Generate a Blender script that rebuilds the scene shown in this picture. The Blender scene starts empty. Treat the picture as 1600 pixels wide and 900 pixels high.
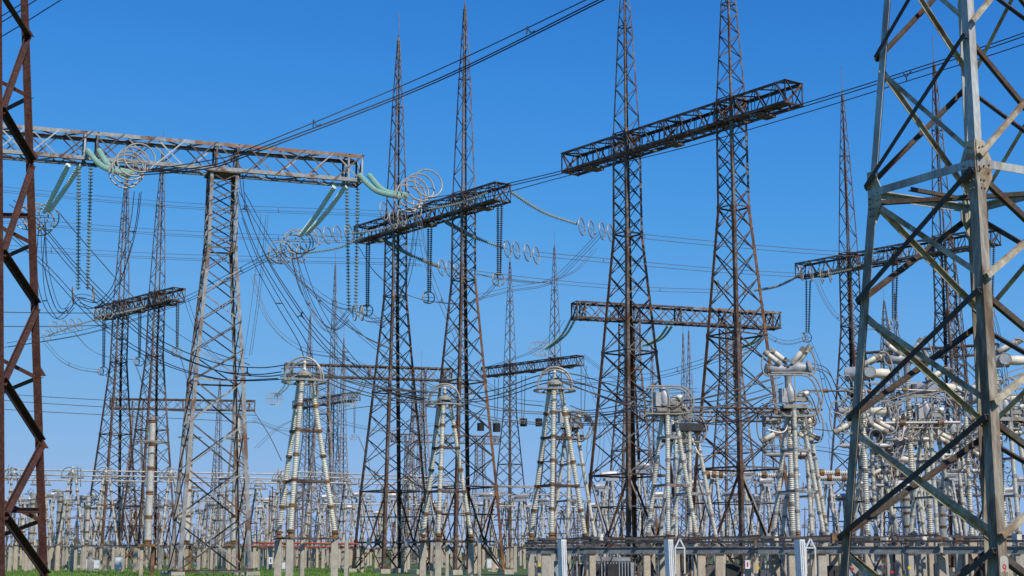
import bpy, math, random
from mathutils import Vector, Matrix
R = math.radians
random.seed(7)
S = bpy.context.scene
COL = S.collection
# ------------------------------------------------------------------ camera
F = 2400.0; PITCH = math.atan(418 / F); EYE = 1.6
cd = bpy.data.cameras.new('camera'); cam = bpy.data.objects.new('camera', cd); COL.objects.link(cam)
cam.location = (0, 0, EYE); cam.rotation_euler = (math.pi / 2 + PITCH, 0, 0)
cd.sensor_width = 36; cd.lens = 36 * F / 1600; cd.clip_start = .1; cd.clip_end = 6000
S.camera = cam
# ------------------------------------------------------------------ light
SUN_EL, SUN_AZ = 44, 33          # elevation; degrees to the right of straight behind the camera
W = bpy.data.worlds.new('World'); S.world = W; W.use_nodes = True
nt = W.node_tree; nt.nodes.clear()
sky = nt.nodes.new('ShaderNodeTexSky'); sky.sky_type = 'NISHITA'; sky.sun_disc = False
sky.sun_elevation = R(SUN_EL); sky.sun_rotation = R(180 - SUN_AZ)
sky.altitude = 100; sky.air_density = 1.0; sky.dust_density = 0.1; sky.ozone_density = 2.5
def vmul(src, k):
    n = nt.nodes.new('ShaderNodeVectorMath'); n.operation = 'SCALE'; n.inputs['Scale'].default_value = k; nt.links.new(src, n.inputs[0]); return n.outputs[0]
cv = nt.nodes.new('ShaderNodeRGBCurve')      # camera-like tone of a clear deep blue sky, the same in every direction
for ci, pts_c in enumerate((((0, 0), (.05, .018), (.078, .037), (.117, .078), (.16, .138), (.22, .182), (.31, .25), (.5, .345), (1, .38)),
                            ((0, 0), (.07, .11), (.13, .220), (.153, .268), (.25, .395), (.323, .43), (.46, .48), (1, .52)),
                            ((0, 0), (.12, .38), (.225, .665), (.26, .73), (.36, .79), (.44, .765), (1, .78)))):
    c_ = cv.mapping.curves[ci]; c_.points[0].location = pts_c[0]; c_.points[1].location = pts_c[-1]
    for p_ in pts_c[1:-1]: c_.points.new(*p_)
cv.mapping.extend = 'HORIZONTAL'; cv.mapping.update()
bg = nt.nodes.new('ShaderNodeBackground'); bg.inputs[1].default_value = 0.125
wo = nt.nodes.new('ShaderNodeOutputWorld')
nt.links.new(vmul(sky.outputs[0], .05), cv.inputs['Color']); nt.links.new(vmul(cv.outputs[0], 8), bg.inputs[0]); nt.links.new(bg.outputs[0], wo.inputs[0])
sl = bpy.data.lights.new('sun', 'SUN'); sl.energy = 4.2; sl.angle = R(.5); sl.color = (1, .95, .87)
so = bpy.data.objects.new('sun', sl); COL.objects.link(so)
sv = Vector((math.sin(R(SUN_AZ)) * math.cos(R(SUN_EL)), -math.cos(R(SUN_AZ)) * math.cos(R(SUN_EL)), math.sin(R(SUN_EL))))
so.rotation_euler = sv.to_track_quat('Z', 'Y').to_euler()
S.view_settings.view_transform = 'Standard'; S.view_settings.look = 'None'
S.view_settings.exposure = 0; S.view_settings.gamma = 1; S.view_settings.use_curve_mapping = False

# ------------------------------------------------------------------ helpers
def ray(px, py):
    x, y = (px - 800) / F, (450 - py) / F
    c, s = math.cos(PITCH), math.sin(PITCH)
    return Vector((x, c - y * s, s + y * c))
def P(px, py, Y):
    d = ray(px, py); return Vector((0, 0, EYE)) + d * (Y / d.y)
def Yz(px, py, z):               # distance at which the ray meets height z
    d = ray(px, py); return d.y * (z - EYE) / d.z
def PZ(px, py, z): return P(px, py, Yz(px, py, z))
def G(px, Y):                    # ground point on the bearing of px (near the horizon)
    v = P(px, 868, Y); return Vector((v.x, v.y, 0))

MATS = {}
def mat(name, col, col2=None, scale=3.0, lo=.4, hi=.6, rough=.6, metal=0., bump=0., spec=.35, grime=None, trans=0., stretch=None, det=6):
    m = bpy.data.materials.new(name); m.use_nodes = True; n = m.node_tree; b = n.nodes['Principled BSDF']
    b.inputs['Base Color'].default_value = (*col, 1); b.inputs['Roughness'].default_value = rough
    b.inputs['Metallic'].default_value = metal; b.inputs['Specular IOR Level'].default_value = spec
    if trans: b.inputs['Transmission Weight'].default_value = trans
    g = n.nodes.new('ShaderNodeNewGeometry')
    src = g.outputs['Position']
    if stretch:
        mp = n.nodes.new('ShaderNodeVectorMath'); mp.operation = 'MULTIPLY'; mp.inputs[1].default_value = stretch
        n.links.new(src, mp.inputs[0]); src = mp.outputs[0]
    if col2:
        no = n.nodes.new('ShaderNodeTexNoise'); no.inputs['Scale'].default_value = scale; no.inputs['Detail'].default_value = det
        no.inputs['Roughness'].default_value = .65
        n.links.new(src, no.inputs['Vector'])
        cr = n.nodes.new('ShaderNodeValToRGB'); e = cr.color_ramp.elements
        e[0].position = lo; e[0].color = (*col, 1); e[1].position = hi; e[1].color = (*col2, 1)
        n.links.new(no.outputs['Fac'], cr.inputs[0]); out = cr.outputs[0]
        if grime:
            n2 = n.nodes.new('ShaderNodeTexNoise'); n2.inputs['Scale'].default_value = scale * 7; n2.inputs['Detail'].default_value = 4
            n.links.new(src, n2.inputs['Vector'])
            c2 = n.nodes.new('ShaderNodeValToRGB'); q = c2.color_ramp.elements
            q[0].position = .45; q[0].color = (grime,) * 3 + (1,); q[1].position = .6; q[1].color = (1, 1, 1, 1)
            n.links.new(n2.outputs['Fac'], c2.inputs[0])
            mx = n.nodes.new('ShaderNodeMix'); mx.data_type = 'RGBA'; mx.blend_type = 'MULTIPLY'; mx.inputs[0].default_value = 1
            n.links.new(out, mx.inputs[6]); n.links.new(c2.outputs[0], mx.inputs[7]); out = mx.outputs[2]
        n.links.new(out, b.inputs['Base Color'])
        if bump:
            bp = n.nodes.new('ShaderNodeBump'); bp.inputs['Strength'].default_value = bump; bp.inputs['Distance'].default_value = .02
            n.links.new(no.outputs['Fac'], bp.inputs['Height']); n.links.new(bp.outputs[0], b.inputs['Normal'])
    MATS[name] = m; return m
M = MATS
mat('galv', (.35, .345, .325), (.18, .09, .052), .6, .50, .62, .6, .05, grime=.8, det=4)
mat('galv_leg', (.31, .305, .29), (.17, .09, .055), .5, .50, .62, .6, .05, grime=.8, det=4)
mat('galv_clean', (.46, .48, .48), (.30, .29, .27), 2.2, .45, .7, .5, .3, .1, grime=.75)
mat('galv_dark', (.15, .14, .13), (.11, .055, .032), .7, .48, .6, .65, .05, grime=.7, det=4)
mat('rust', (.13, .068, .040), (.20, .175, .155), .55, .48, .62, .75, .1, grime=.55)
mat('rust_orange', (.27, .115, .04), (.13, .055, .028), .45, .45, .62, .8, grime=.6)
mat('rust_grey', (.24, .21, .18), (.16, .08, .045), .6, .42, .56, .7, .0, grime=.6)
mat('rust_shaded', (.065, .027, .019), (.11, .04, .027), 2.5, .45, .66, .8, grime=.6)  # rust for the left tower braces, their shade darkened into the colour
mat('rust_top', (.30, .15, .075), (.34, .29, .25), .8, .45, .62, .75, grime=.8, det=4)
mat('rust_deep', (.105, .034, .02), (.155, .065, .042), 2.5, .42, .66, .8, bump=.2, grime=.6)
mat('mast', (.20, .115, .085), (.27, .24, .22), .5, .45, .6, .7, .1)
mat('far_steel', (.17, .13, .115), (.26, .25, .25), .3, .45, .6, .7, .1)
mat('porcelain', (.80, .76, .64), (.62, .57, .45), 1.4, .4, .7, .3, grime=.8)
mat('porcelain_white', (.76, .73, .66), (.62, .58, .50), 1.2, .45, .7, .35, grime=.85)
mat('porcelain_far', (.58, .545, .47), (.40, .36, .29), .8, .4, .7, .4, grime=.8)
mat('cream', (.74, .67, .53), (.58, .50, .37), 3, .45, .75, .35)
mat('flange_grey', (.34, .32, .29), (.20, .15, .11), 2.2, .42, .6, .6)
mat('flange', (.13, .075, .042), (.30, .16, .06), 2.2, .42, .6, .7)
mat('glass_green', (.60, .80, .66), (.78, .90, .80), 5, .4, .7, .12, spec=.8)
mat('glass_teal', (.26, .44, .34), (.38, .55, .45), 4, .4, .7, .15, spec=.8)
mat('glass_grey', (.24, .29, .25), (.36, .40, .35), 4, .4, .7, .18, spec=.8)
mat('brown_glaze', (.10, .085, .08), (.17, .14, .12), 4, .4, .7, .3)
mat('ring', (.38, .345, .29), (.24, .20, .155), 3, .45, .7, .5, .2)
mat('cable', (.035, .035, .04), (.06, .058, .06), 3, .4, .7, .6, .2)
mat('cable_grey', (.17, .16, .155), (.10, .085, .075), 1.5, .4, .7, .6, .3)
mat('tube', (.48, .45, .42), (.33, .28, .25), .8, .45, .65, .45, .2)
mat('concrete', (.52, .46, .365), (.38, .33, .26), 2.6, .4, .7, .9, bump=.3, grime=.85, det=9)
mat('concrete_warm', (.56, .46, .32), (.42, .34, .25), 2.3, .4, .7, .9, bump=.3, grime=.85, det=9)
mat('plat', (.22, .235, .235), (.13, .12, .11), 1.2, .45, .7, .6, grime=.75)
mat('paint_grey', (.40, .43, .44), (.30, .32, .33), 2, .45, .7, .5, grime=.8)
mat('paint_white', (.78, .79, .78), (.62, .63, .62), 2.5, .5, .75, .5, grime=.85)
mat('tank', (.47, .46, .455), (.33, .31, .30), 3, .45, .7, .45, .1, grime=.8)
mat('dark', (.03, .03, .032), (.055, .05, .05), 4, .4, .6, .7)
mat('red', (.45, .07, .03), (.3, .045, .02), 1.5, .4, .7, .7)
mat('red_mark', (.55, .02, .02), rough=.6)
mat('yellow_mark', (.75, .5, .02), rough=.6)
mat('green_mark', (.03, .3, .14), rough=.6)
mat('patch', (.47, .44, .38), (.38, .35, .3), 6, .4, .7, .8)
mat('grass_ground', (.075, .145, .025), (.15, .17, .06), .35, .42, .68, .95, grime=.6, det=10)
mat('grass_blade', (.10, .21, .03), (.19, .26, .06), .8, .4, .7, .85)
mat('gravel', (.13, .115, .09), (.07, .075, .04), .5, .4, .7, .95, grime=.7, det=10)
mat('leaf', (.035, .065, .02), (.07, .09, .03), .5, .4, .7, .9)

class Geo:
    def __init__(s): s.v = []; s.f = []
    def _add(s, vs, fs):
        o = len(s.v); s.v += [tuple(q) for q in vs]; s.f += [tuple(i + o for i in q) for q in fs]
    def box(s, c, size, rz=0):
        c = Vector(c); x, y, z = [q / 2 for q in size]; m = Matrix.Rotation(rz, 3, 'Z')
        vs = [c + m @ Vector((a * x, b * y, d * z)) for d in (-1, 1) for b in (-1, 1) for a in (-1, 1)]
        s._add(vs, [(0, 2, 3, 1), (4, 5, 7, 6), (0, 1, 5, 4), (2, 6, 7, 3), (0, 4, 6, 2), (1, 3, 7, 5)]); return s
    def frame(s, a, b, hint):
        d = (b - a); d.normalize(); h = Vector(hint)
        if abs(d.dot(h)) > .97 * h.length: h = Vector((1, 0, 0)) if abs(d.x) < .9 else Vector((0, 1, 0))
        n1 = h - d * d.dot(h); n1.normalize(); return d, n1, d.cross(n1)
    def bar(s, a, b, w, h=None, hint=(0, 0, 1)):
        a, b = Vector(a), Vector(b); h = h or w; d, n1, n2 = s.frame(a, b, hint); n1 = n1 * h / 2; n2 = n2 * w / 2
        vs = [p + x * n1 + y * n2 for p in (a, b) for x, y in ((-1, -1), (1, -1), (1, 1), (-1, 1))]
        s._add(vs, [(3, 2, 1, 0), (4, 5, 6, 7), (0, 1, 5, 4), (1, 2, 6, 5), (2, 3, 7, 6), (3, 0, 4, 7)]); return s
    def angle(s, a, b, w, n1, n2, t=.13):
        a, b = Vector(a), Vector(b); n1 = Vector(n1).normalized() * w; n2 = Vector(n2).normalized() * w
        prof = ((0, 0), (1, 0), (1, t), (t, t), (t, 1), (0, 1))
        vs = [p + x * n1 + y * n2 for p in (a, b) for x, y in prof]
        s._add(vs, [(i, (i + 1) % 6, 6 + (i + 1) % 6, 6 + i) for i in range(6)] + [(0, 3, 2, 1), (0, 5, 4, 3), (6, 7, 8, 9), (6, 9, 10, 11)]); return s
    def tube(s, pts, r, seg=6, closed=False, rad=None):
        pts = [Vector(p) for p in pts]; n = len(pts); vs = []; up = None
        for i, p in enumerate(pts):
            q0 = pts[i - 1] if (i or closed) else pts[i]; q1 = pts[(i + 1) % n] if (i < n - 1 or closed) else pts[i]
            d = (q1 - q0).normalized()
            if up is None: up = Vector((0, 0, 1)) if abs(d.z) < .9 else Vector((0, 1, 0))
            u = up - d * d.dot(up); u.normalize(); up = u; w = d.cross(u); rr = rad[i] if rad else r
            vs += [p + (u * math.cos(2 * math.pi * k / seg) + w * math.sin(2 * math.pi * k / seg)) * rr for k in range(seg)]
        fs = []
        for i in range(n if closed else n - 1):
            j = (i + 1) % n
            fs += [(i * seg + k, i * seg + (k + 1) % seg, j * seg + (k + 1) % seg, j * seg + k) for k in range(seg)]
        if not closed: fs += [tuple(reversed(range(seg))), tuple((n - 1) * seg + k for k in range(seg))]
        s._add(vs, fs); return s
    def lathe(s, prof, a, b, seg=12):          # prof: (r, t) with t 0..1 from a to b
        a, b = Vector(a), Vector(b); d, u, w = s.frame(a, b, (0, 1, 0)); vs = []
        for r, t in prof:
            c = a.lerp(b, t); vs += [c + (u * math.cos(2 * math.pi * k / seg) + w * math.sin(2 * math.pi * k / seg)) * r for k in range(seg)]
        n = len(prof); fs = [(i * seg + k, i * seg + (k + 1) % seg, (i + 1) * seg + (k + 1) % seg, (i + 1) * seg + k) for i in range(n - 1) for k in range(seg)]
        fs += [tuple(reversed(range(seg))), tuple((n - 1) * seg + k for k in range(seg))]
        s._add(vs, fs); return s
    def torus(s, c, nrm, Rr, r, seg=24, rs=6, sx=1.):
        c = Vector(c); nrm = Vector(nrm).normalized(); u = Vector((0, 0, 1)) if abs(nrm.z) < .9 else Vector((1, 0, 0))
        u = (u - nrm * nrm.dot(u)).normalized(); w = nrm.cross(u)
        return s.tube([c + (u * math.cos(2 * math.pi * k / seg) + w * sx * math.sin(2 * math.pi * k / seg)) * Rr for k in range(seg)], r, rs, True)
    def mesh(s, name, m, smooth=False):
        me = bpy.data.meshes.new(name); me.from_pydata(s.v, [], s.f)
        me.materials.append(M[m] if isinstance(m, str) else m)
        if smooth:
            me.shade_smooth()
            try: me.set_sharp_from_angle(angle=R(50))
            except Exception: pass
        return me
    def build(s, name, m, parent=None, smooth=False, kind=None, label=None, origin=None):
        if origin is not None:
            o = Vector(origin); s.v = [(x - o.x, y - o.y, z - o.z) for x, y, z in s.v]
        ob = bpy.data.objects.new(name, s.mesh(name, m, smooth)); COL.objects.link(ob); ob.parent = parent
        if origin is not None and parent is None: ob.location = origin
        if kind: ob['kind'] = kind
        if label: ob['label'] = label
        return ob

def tag(o, label, cat, group=None):
    o['label'] = label; o['category'] = cat
    if group: o['group'] = group
    return o
def thing(name, label, cat, loc=(0, 0, 0), rz=0, group=None):
    o = bpy.data.objects.new(name, None); COL.objects.link(o); o.location = loc; o.rotation_euler = (0, 0, rz)
    o.empty_display_size = .3
    return tag(o, label, cat, group)
def put(name, me, parent, mtx=None, kind=None):
    o = bpy.data.objects.new(name, me); COL.objects.link(o); o.parent = parent
    if mtx is not None: o.matrix_basis = mtx
    if kind: o['kind'] = kind
    return o
KIDS = {}
def kids(o):
    return [c for c in COL.objects if c.parent == o]
def snapshot(root):
    ch = kids(root); return [(c, kids(c)) for c in ch]
def dup(root, snap, loc, rz, label, group=None, scale=None):
    r = root.copy(); COL.objects.link(r); r.location = loc; r.rotation_euler = (0, 0, rz); r['label'] = label
    if group: r['group'] = group
    if scale: r.scale = (scale,) * 3
    for c, sub in snap:
        d = c.copy(); COL.objects.link(d); d.parent = r
        for g in sub:
            e = g.copy(); COL.objects.link(e); e.parent = d
    return r
ORD = ['first', 'second', 'third', 'fourth', 'fifth', 'sixth', 'seventh', 'eighth', 'ninth', 'tenth', 'eleventh', 'twelfth', 'thirteenth',
       'fourteenth', 'fifteenth', 'sixteenth', 'seventeenth', 'eighteenth', 'nineteenth', 'twentieth', 'twenty-first', 'twenty-second', 'twenty-third',
       'twenty-fourth', 'twenty-fifth', 'twenty-sixth', 'twenty-seventh', 'twenty-eighth', 'twenty-ninth', 'thirtieth', 'thirty-first', 'thirty-second',
       'thirty-third', 'thirty-fourth', 'thirty-fifth', 'thirty-sixth', 'thirty-seventh', 'thirty-eighth', 'thirty-ninth', 'fortieth']

# unit L bar: axis +Z length 1, flange x -.5...5 (outer face y=0), web at the edge going +y
UB = {}
def unit_bar(m):
    if m not in UB:
        g = Geo(); t = .14; prof = ((-.5, 0), (.5, 0), (.5, t), (-.5 + t, t), (-.5 + t, .9), (-.5, .9))
        g._add([(x, y, z) for z in (0, 1) for x, y in prof],
               [(i, (i + 1) % 6, 6 + (i + 1) % 6, 6 + i) for i in range(6)] + [(0, 3, 2, 1), (0, 5, 4, 3), (6, 7, 8, 9), (6, 9, 10, 11)])
        UB[m] = g.mesh('angle_bar_' + m, m)
    return UB[m]
class Bars:
    """adds lattice members either as separate parts or joined into one."""
    def __init__(s, root, mats, single, seed=1): s.root = root; s.mats = mats; s.single = single; s.g = {}; s.r = random.Random(seed)
    def add(s, a, b, w, inward, off=0., name='brace', m=None):
        a, b = Vector(a), Vector(b); d = b - a; L = d.length; d.normalize(); y = Vector(inward); y = (y - d * d.dot(y)).normalized(); x = y.cross(d)
        a = a + y * off; b = b + y * off
        m = m or s.r.choice(s.mats)
        if s.single:
            mt = Matrix(((x.x * w, y.x * w, d.x * L, a.x), (x.y * w, y.y * w, d.y * L, a.y), (x.z * w, y.z * w, d.z * L, a.z), (0, 0, 0, 1)))
            put(name, unit_bar(m), s.root, mt)
        else:
            g = s.g.setdefault(m, Geo()); t = .14; prof = ((-.5, 0), (.5, 0), (.5, t), (-.5 + t, t), (-.5 + t, .9), (-.5, .9))
            g._add([p + x * u * w + y * v * w for p in (a, b) for u, v in prof],
                   [(i, (i + 1) % 6, 6 + (i + 1) % 6, 6 + i) for i in range(6)])
    def done(s):
        for m, g in s.g.items(): g.build('bracing', m, s.root, kind='stuff')

CORN = ((-1, -1), (1, -1), (1, 1), (-1, 1))
def lattice(root, secs, legm, bracem, single, seed=1, legname='leg', joints=True):
    """secs: (z0, side0, z1, side1, panels, style, leg_w, brace_w, ring_at_bottom)"""
    B = Bars(root, bracem, single, seed)
    def cp(i, z, sec):
        z0, s0, z1, s1 = sec[:4]; s = s0 + (s1 - s0) * (z - z0) / (z1 - z0); c = CORN[i % 4]; return Vector((c[0] * s / 2, c[1] * s / 2, z))
    for i in range(4):
        cx, cy = CORN[i]; lm = legm[i] if isinstance(legm, (list, tuple)) else legm
        for part in (0, 1):
            g = Geo(); sel = [q for q in secs if (q[0] >= 26) == bool(part)] if len(secs) > 4 else ([] if part else secs)
            for sec in sel:
                lw = sec[6]; g.angle(cp(i, sec[0], sec), cp(i, sec[2], sec), lw, (-cx, 0, 0), (0, -cy, 0))
            if sel: g.build(legname, 'rust_grey' if part and lm.startswith('rust') else lm, root)
    for sec in secs:
        z0, s0, z1, s1, n, style, lw, bw, ring = sec
        # panel heights proportional to local width
        hs_ = []; tot = 0
        for k in range(n):
            t = (k + .5) / n; hh = s0 + (s1 - s0) * t; hs_.append(hh + .25 * s0); tot += hs_[-1]
        zs = [z0]
        for hh in hs_: zs.append(zs[-1] + hh / tot * (z1 - z0))
        for fidx in range(4):
            c1, c2 = CORN[fidx], CORN[(fidx + 1) % 4]; inw = Vector((-(c1[0] + c2[0]) / 2, -(c1[1] + c2[1]) / 2, 0))
            for k in range(n):
                a0, b0 = cp(fidx, zs[k], sec), cp(fidx + 1, zs[k], sec); a1, b1 = cp(fidx, zs[k + 1], sec), cp(fidx + 1, zs[k + 1], sec)
                if style == 'X':
                    B.add(a0, b1, bw, inw, -.16 * bw); B.add(b0, a1, bw, inw, .2 * lw)
                elif style == 'Z':
                    if (k + fidx) % 2: B.add(a0, b1, bw, inw, -.16 * bw)
                    else: B.add(b0, a1, bw, inw, -.16 * bw)
                elif style in 'AV':
                    up = style == 'V'; m_ = (a0 + b0) / 2 if up else (a1 + b1) / 2; ca, cb = (a1, b1) if up else (a0, b0)
                    B.add(ca, m_, bw * 1.3, inw, .02, m='galv' if fidx in (0, 1) and up and single else None); B.add(cb, m_, bw * 1.3, inw, .03, m='rust_orange' if single else None)
                    B.add((a0 + a1) / 2, (ca + m_) / 2, bw * .7, inw, .05); B.add((b0 + b1) / 2, (cb + m_) / 2, bw * .7, inw, .05)
                    B.add((ca * .5 + m_ * .5), (a0 if up else a1) * .72 + m_ * .28, bw * .7, inw, .06); B.add((cb * .5 + m_ * .5), (b0 if up else b1) * .72 + m_ * .28, bw * .7, inw, .06)
                    if up: B.add((a0 + a1) / 2, (b0 + b1) / 2, bw * .8, inw, .12)
                    if up and joints: Geo().box(m_ + inw.normalized() * -.05, (.55 if abs(inw.y) > .5 else .03, .03 if abs(inw.y) > .5 else .55, .55)).build('gusset_plate', 'galv_clean' if single else bracem[0], root)
                elif style == 'K':      # big X with secondary members
                    B.add(a0, b1, bw * 1.25, inw, -.2 * bw); B.add(b0, a1, bw * 1.25, inw, .2 * lw)
                    mid = (a0 + b1) / 2
                    B.add((a0 + a1) / 2, (a0 + mid) / 2 + (a1 - a0) * .0, bw * .7, inw, .02); B.add((b0 + b1) / 2, (b0 + mid) / 2, bw * .7, inw, .02)
                    B.add((a0 + a1) / 2, (a1 + mid) / 2, bw * .7, inw, .02); B.add((b0 + b1) / 2, (b1 + mid) / 2, bw * .7, inw, .02)
            if ring:
                a0, b0 = cp(fidx, z0, sec), cp(fidx + 1, z0, sec)
                B.add(a0, b0, bw * 1.5, inw, -.3 * bw, name='ring_beam')
        if ring and joints:
            for i in range(4):
                c = cp(i, z0, sec); cx, cy = CORN[i]; g = Geo()
                g.box(c + Vector((-cx * lw * .6, cy * .012, 0)), (lw * 1.5, .024, lw * 1.6)); g.box(c + Vector((cx * .012, -cy * lw * .6, 0)), (.024, lw * 1.5, lw * 1.6))
                g.build('gusset_plate', 'rust_grey' if single else bracem[0], root)
    B.done()

def footings(root, side, m='concrete'):
    for cx, cy in CORN:
        Geo().box((cx * side / 2, cy * side / 2, .2), (1.0, 1.0, .4)).build('footing', m, root)

def tower_B(root, tip, rod, legm, bracem, single, seed):      # slender tower with a lightning mast above the beam
    k = (tip - 34) / 19.5
    secs = [(0, 5.45, 2.8, 5.05, 1, 'A', .28, .10, False), (2.8, 5.05, 7.5, 4.45, 1, 'V', .28, .10, True), (7.5, 4.45, 16.8, 3.0, 4, 'X', .27, .085, True),
            (16.8, 3.0, 26, 1.65, 5, 'X', .24, .08, True), (26, 1.65, 34, 1.55, 6, 'X', .2, .075, True),
            (34, 1.5, 34 + 12 * k, .82, 8, 'Z', .13, .065, True), (34 + 12 * k, .8, tip, .22, 7, 'Z', .1, .055, True)]
    lattice(root, secs, legm, bracem, single, seed); footings(root, 5.45)
    Geo().lathe([(.15, 0), (.13, .15), (.03, 1)], (0, 0, tip - .05), (0, 0, tip + .7), 6).build('mast_cap', bracem[0], root)
    if rod > tip: Geo().tube([(0, 0, tip + .6), (0, 0, rod)], .035, 5).build('lightning_rod', 'mast', root)
def tower_A(root, legm, bracem, single, seed, top=31.7):
    secs = [(.4, 5.6, 15, 3.95, 4, 'X', .30, .11, True), (15, 3.95, 25.6, 2.35, 5, 'X', .27, .09, True), (25.6, 2.35, top, 2.25, 5, 'X', .26, .09, True)]
    lattice(root, secs, legm, bracem, single, seed); footings(root, 5.6)

def beam(root, L, w, h, panel, chw, bw, chm, bracem, single, style, seed=1, frames=()):
    """box truss: from x=0 to L, centred on y, z -h/2..h/2"""
    B = Bars(root, bracem, single, seed)
    for sy, sz in ((-1, -1), (-1, 1), (1, -1), (1, 1)):
        Lc = L * .56 if (sy, sz) == (-1, 1) and style == 'X' and single else L
        Geo().angle((0, sy * w / 2, sz * h / 2), (Lc, sy * w / 2, sz * h / 2), chw, (0, -sy, 0), (0, 0, -sz)).build('chord', chm, root)
        if Lc < L: Geo().angle((Lc + .01, sy * w / 2, sz * h / 2), (L, sy * w / 2, sz * h / 2), chw, (0, -sy, 0), (0, 0, -sz)).build('chord', 'rust_top', root, label='rusty right part of the top chord')
    n = max(2, round(L / panel)); p = L / n
    for k in range(n):
        x0, x1 = k * p, (k + 1) * p
        for fn, (ax, inw) in enumerate((((-1, 'y'), (0, 1, 0)), ((1, 'y'), (0, -1, 0)), ((-1, 'z'), (0, 0, 1)), ((1, 'z'), (0, 0, -1)))):
            sg, wh = ax
            if wh == 'y': q = lambda x, t: (x, sg * w / 2, (t - .5) * h)
            else: q = lambda x, t: (x, (t - .5) * w, sg * h / 2)
            if style == 'X' and wh == 'y':
                B.add(q(x0, 0), q(x1, 1), bw, inw, -.16 * bw); B.add(q(x0, 1), q(x1, 0), bw, inw, .25 * chw)
            else:
                if (k + fn) % 2: B.add(q(x0, 0), q(x1, 1), bw, inw, -.16 * bw)
                else: B.add(q(x0, 1), q(x1, 0), bw, inw, -.16 * bw)
            if style == 'N' and wh == 'y' and k % 2 == 0: B.add(q(x0 + .02, 0), q(x0 + .02, 1), bw * .8, inw, .1 * bw)
    if style == 'N':
        Geo().box((L / 2, -.2, -h / 2 + .1), (L - .6, .6, .06)).build('walkway', bracem[1], root)
        for xq in (L * .12, L * .5, L * .88): Geo().box((xq, 0, -h / 2 - .12), (.9, w * .9, .16)).build('string_bracket', bracem[0], root)
    for xf in list(frames) + [0.05, L - .05]:
        for a, b, inw in (((-1, -1), (-1, 1), (0, 1, 0)), ((1, -1), (1, 1), (0, -1, 0)), ((-1, -1), (1, -1), (0, 0, 1)), ((-1, 1), (1, 1), (0, 0, -1)), ((-1, -1), (1, 1), (1, 0, 0)), ((-1, 1), (1, -1), (1, 0, 0))):
            B.add((xf, a[0] * w / 2, a[1] * h / 2), (xf, b[0] * w / 2, b[1] * h / 2), bw * 1.4, inw, .01, name='frame_bar')
    B.done()

HB = 33.0
def beam_pts(p1, p2):      # (px,py) of both ends' mid height -> world
    return PZ(p1[0], p1[1], HB), PZ(p2[0], p2[1], HB)
def on_beam(a, b, px):     # point of the beam axis on the bearing of px at beam height
    best = None
    for i in range(401):
        t = i / 400 * 1.2 - .1; q = a.lerp(b, t); dv = q - Vector((0, 0, EYE)); c, s = math.cos(PITCH), math.sin(PITCH)
        dep = dv.y * c + dv.z * s; x = 800 + F * dv.x / dep
        if best is None or abs(x - px) < best[0]: best = (abs(x - px), q)
    return best[1]

def tipz(px, py, pos):     # height of a picture point on the vertical through pos
    d = ray(px, py); return EYE + d.z / d.y * pos.y

# ------------------------------------------------------------------ setting
g = Geo(); N = 40
g._add([(-3000 + 6000 * i / N, -300 + 5000 * j / N, 0) for j in range(N + 1) for i in range(N + 1)],
       [(j * (N + 1) + i, j * (N + 1) + i + 1, (j + 1) * (N + 1) + i + 1, (j + 1) * (N + 1) + i) for j in range(N) for i in range(N)])
gr = g.build('ground', 'grass_ground', kind='structure')
g = Geo(); g._add([(2, 60, .004), (130, 60, .004), (130, 260, .004), (2, 260, .004)], [(0, 1, 2, 3)])
g.build('gravel_yard', 'gravel', kind='structure')
# grass blades over the visible strip
rg = random.Random(3); g = Geo()
for i in range(26000):
    y = 88 + 95 * rg.random() ** 1.3; px = rg.uniform(-20, 600); x = (px - 800) / F * y * 1.01; h = rg.uniform(.08, .28); a = rg.uniform(0, 6.28); w = rg.uniform(.02, .06)
    g._add([(x - w * math.cos(a), y - w * math.sin(a), 0), (x + w * math.cos(a), y + w * math.sin(a), 0), (x + rg.uniform(-.1, .1), y + rg.uniform(-.1, .1), h)], [(0, 1, 2)])
o = g.build('grass', 'grass_blade', kind='stuff'); tag(o, 'short green grass between the concrete posts at the left', 'grass')

# ------------------------------------------------------------------ gantries
# A: galvanised gantry top left
a, b = beam_pts((-60, 216), (562, 268)); ANG_A = math.atan2(b.y - a.y, b.x - a.x); LA = (b - a).xy.length
BA = (a, b)
r = thing('gantry_beam', 'galvanised grey lattice crossbeam at upper left carrying green glass insulator strings', 'crossbeam', a, ANG_A)
fr = []
for px in (132, 150, 335, 368, 540):
    fr.append((on_beam(a, b, px) - a).xy.length)
beam(r, LA, 2.2, 2.3, 2.45, .30, .105, 'galv', ['galv', 'galv_clean', 'rust_grey', 'galv_dark', 'rust', 'galv_dark'], True, 'X', 11, fr)
q = on_beam(a, b, 349)
r = thing('lattice_tower', 'grey galvanised lattice tower on concrete footings under the upper left crossbeam', 'lattice tower', (q.x, q.y, 0), ANG_A)
tower_A(r, ['galv_leg', 'galv_leg', 'galv_leg', 'galv_leg'], ['galv_dark', 'galv_dark', 'rust_grey', 'galv', 'galv_dark'], True, 21)
Geo().box((0, 0, 31.75), (2.6, 2.6, .12)).build('top_plate', 'galv_dark', r)
q = on_beam(a, b, -40); q = a + (b - a) * .02
r = thing('lattice_tower', 'far left end tower under the upper left crossbeam, mostly behind the dark rusty tower', 'lattice tower', (q.x, q.y, 0), ANG_A)
tower_A(r, 'galv', ['galv', 'galv_dark'], False, 22)

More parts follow.
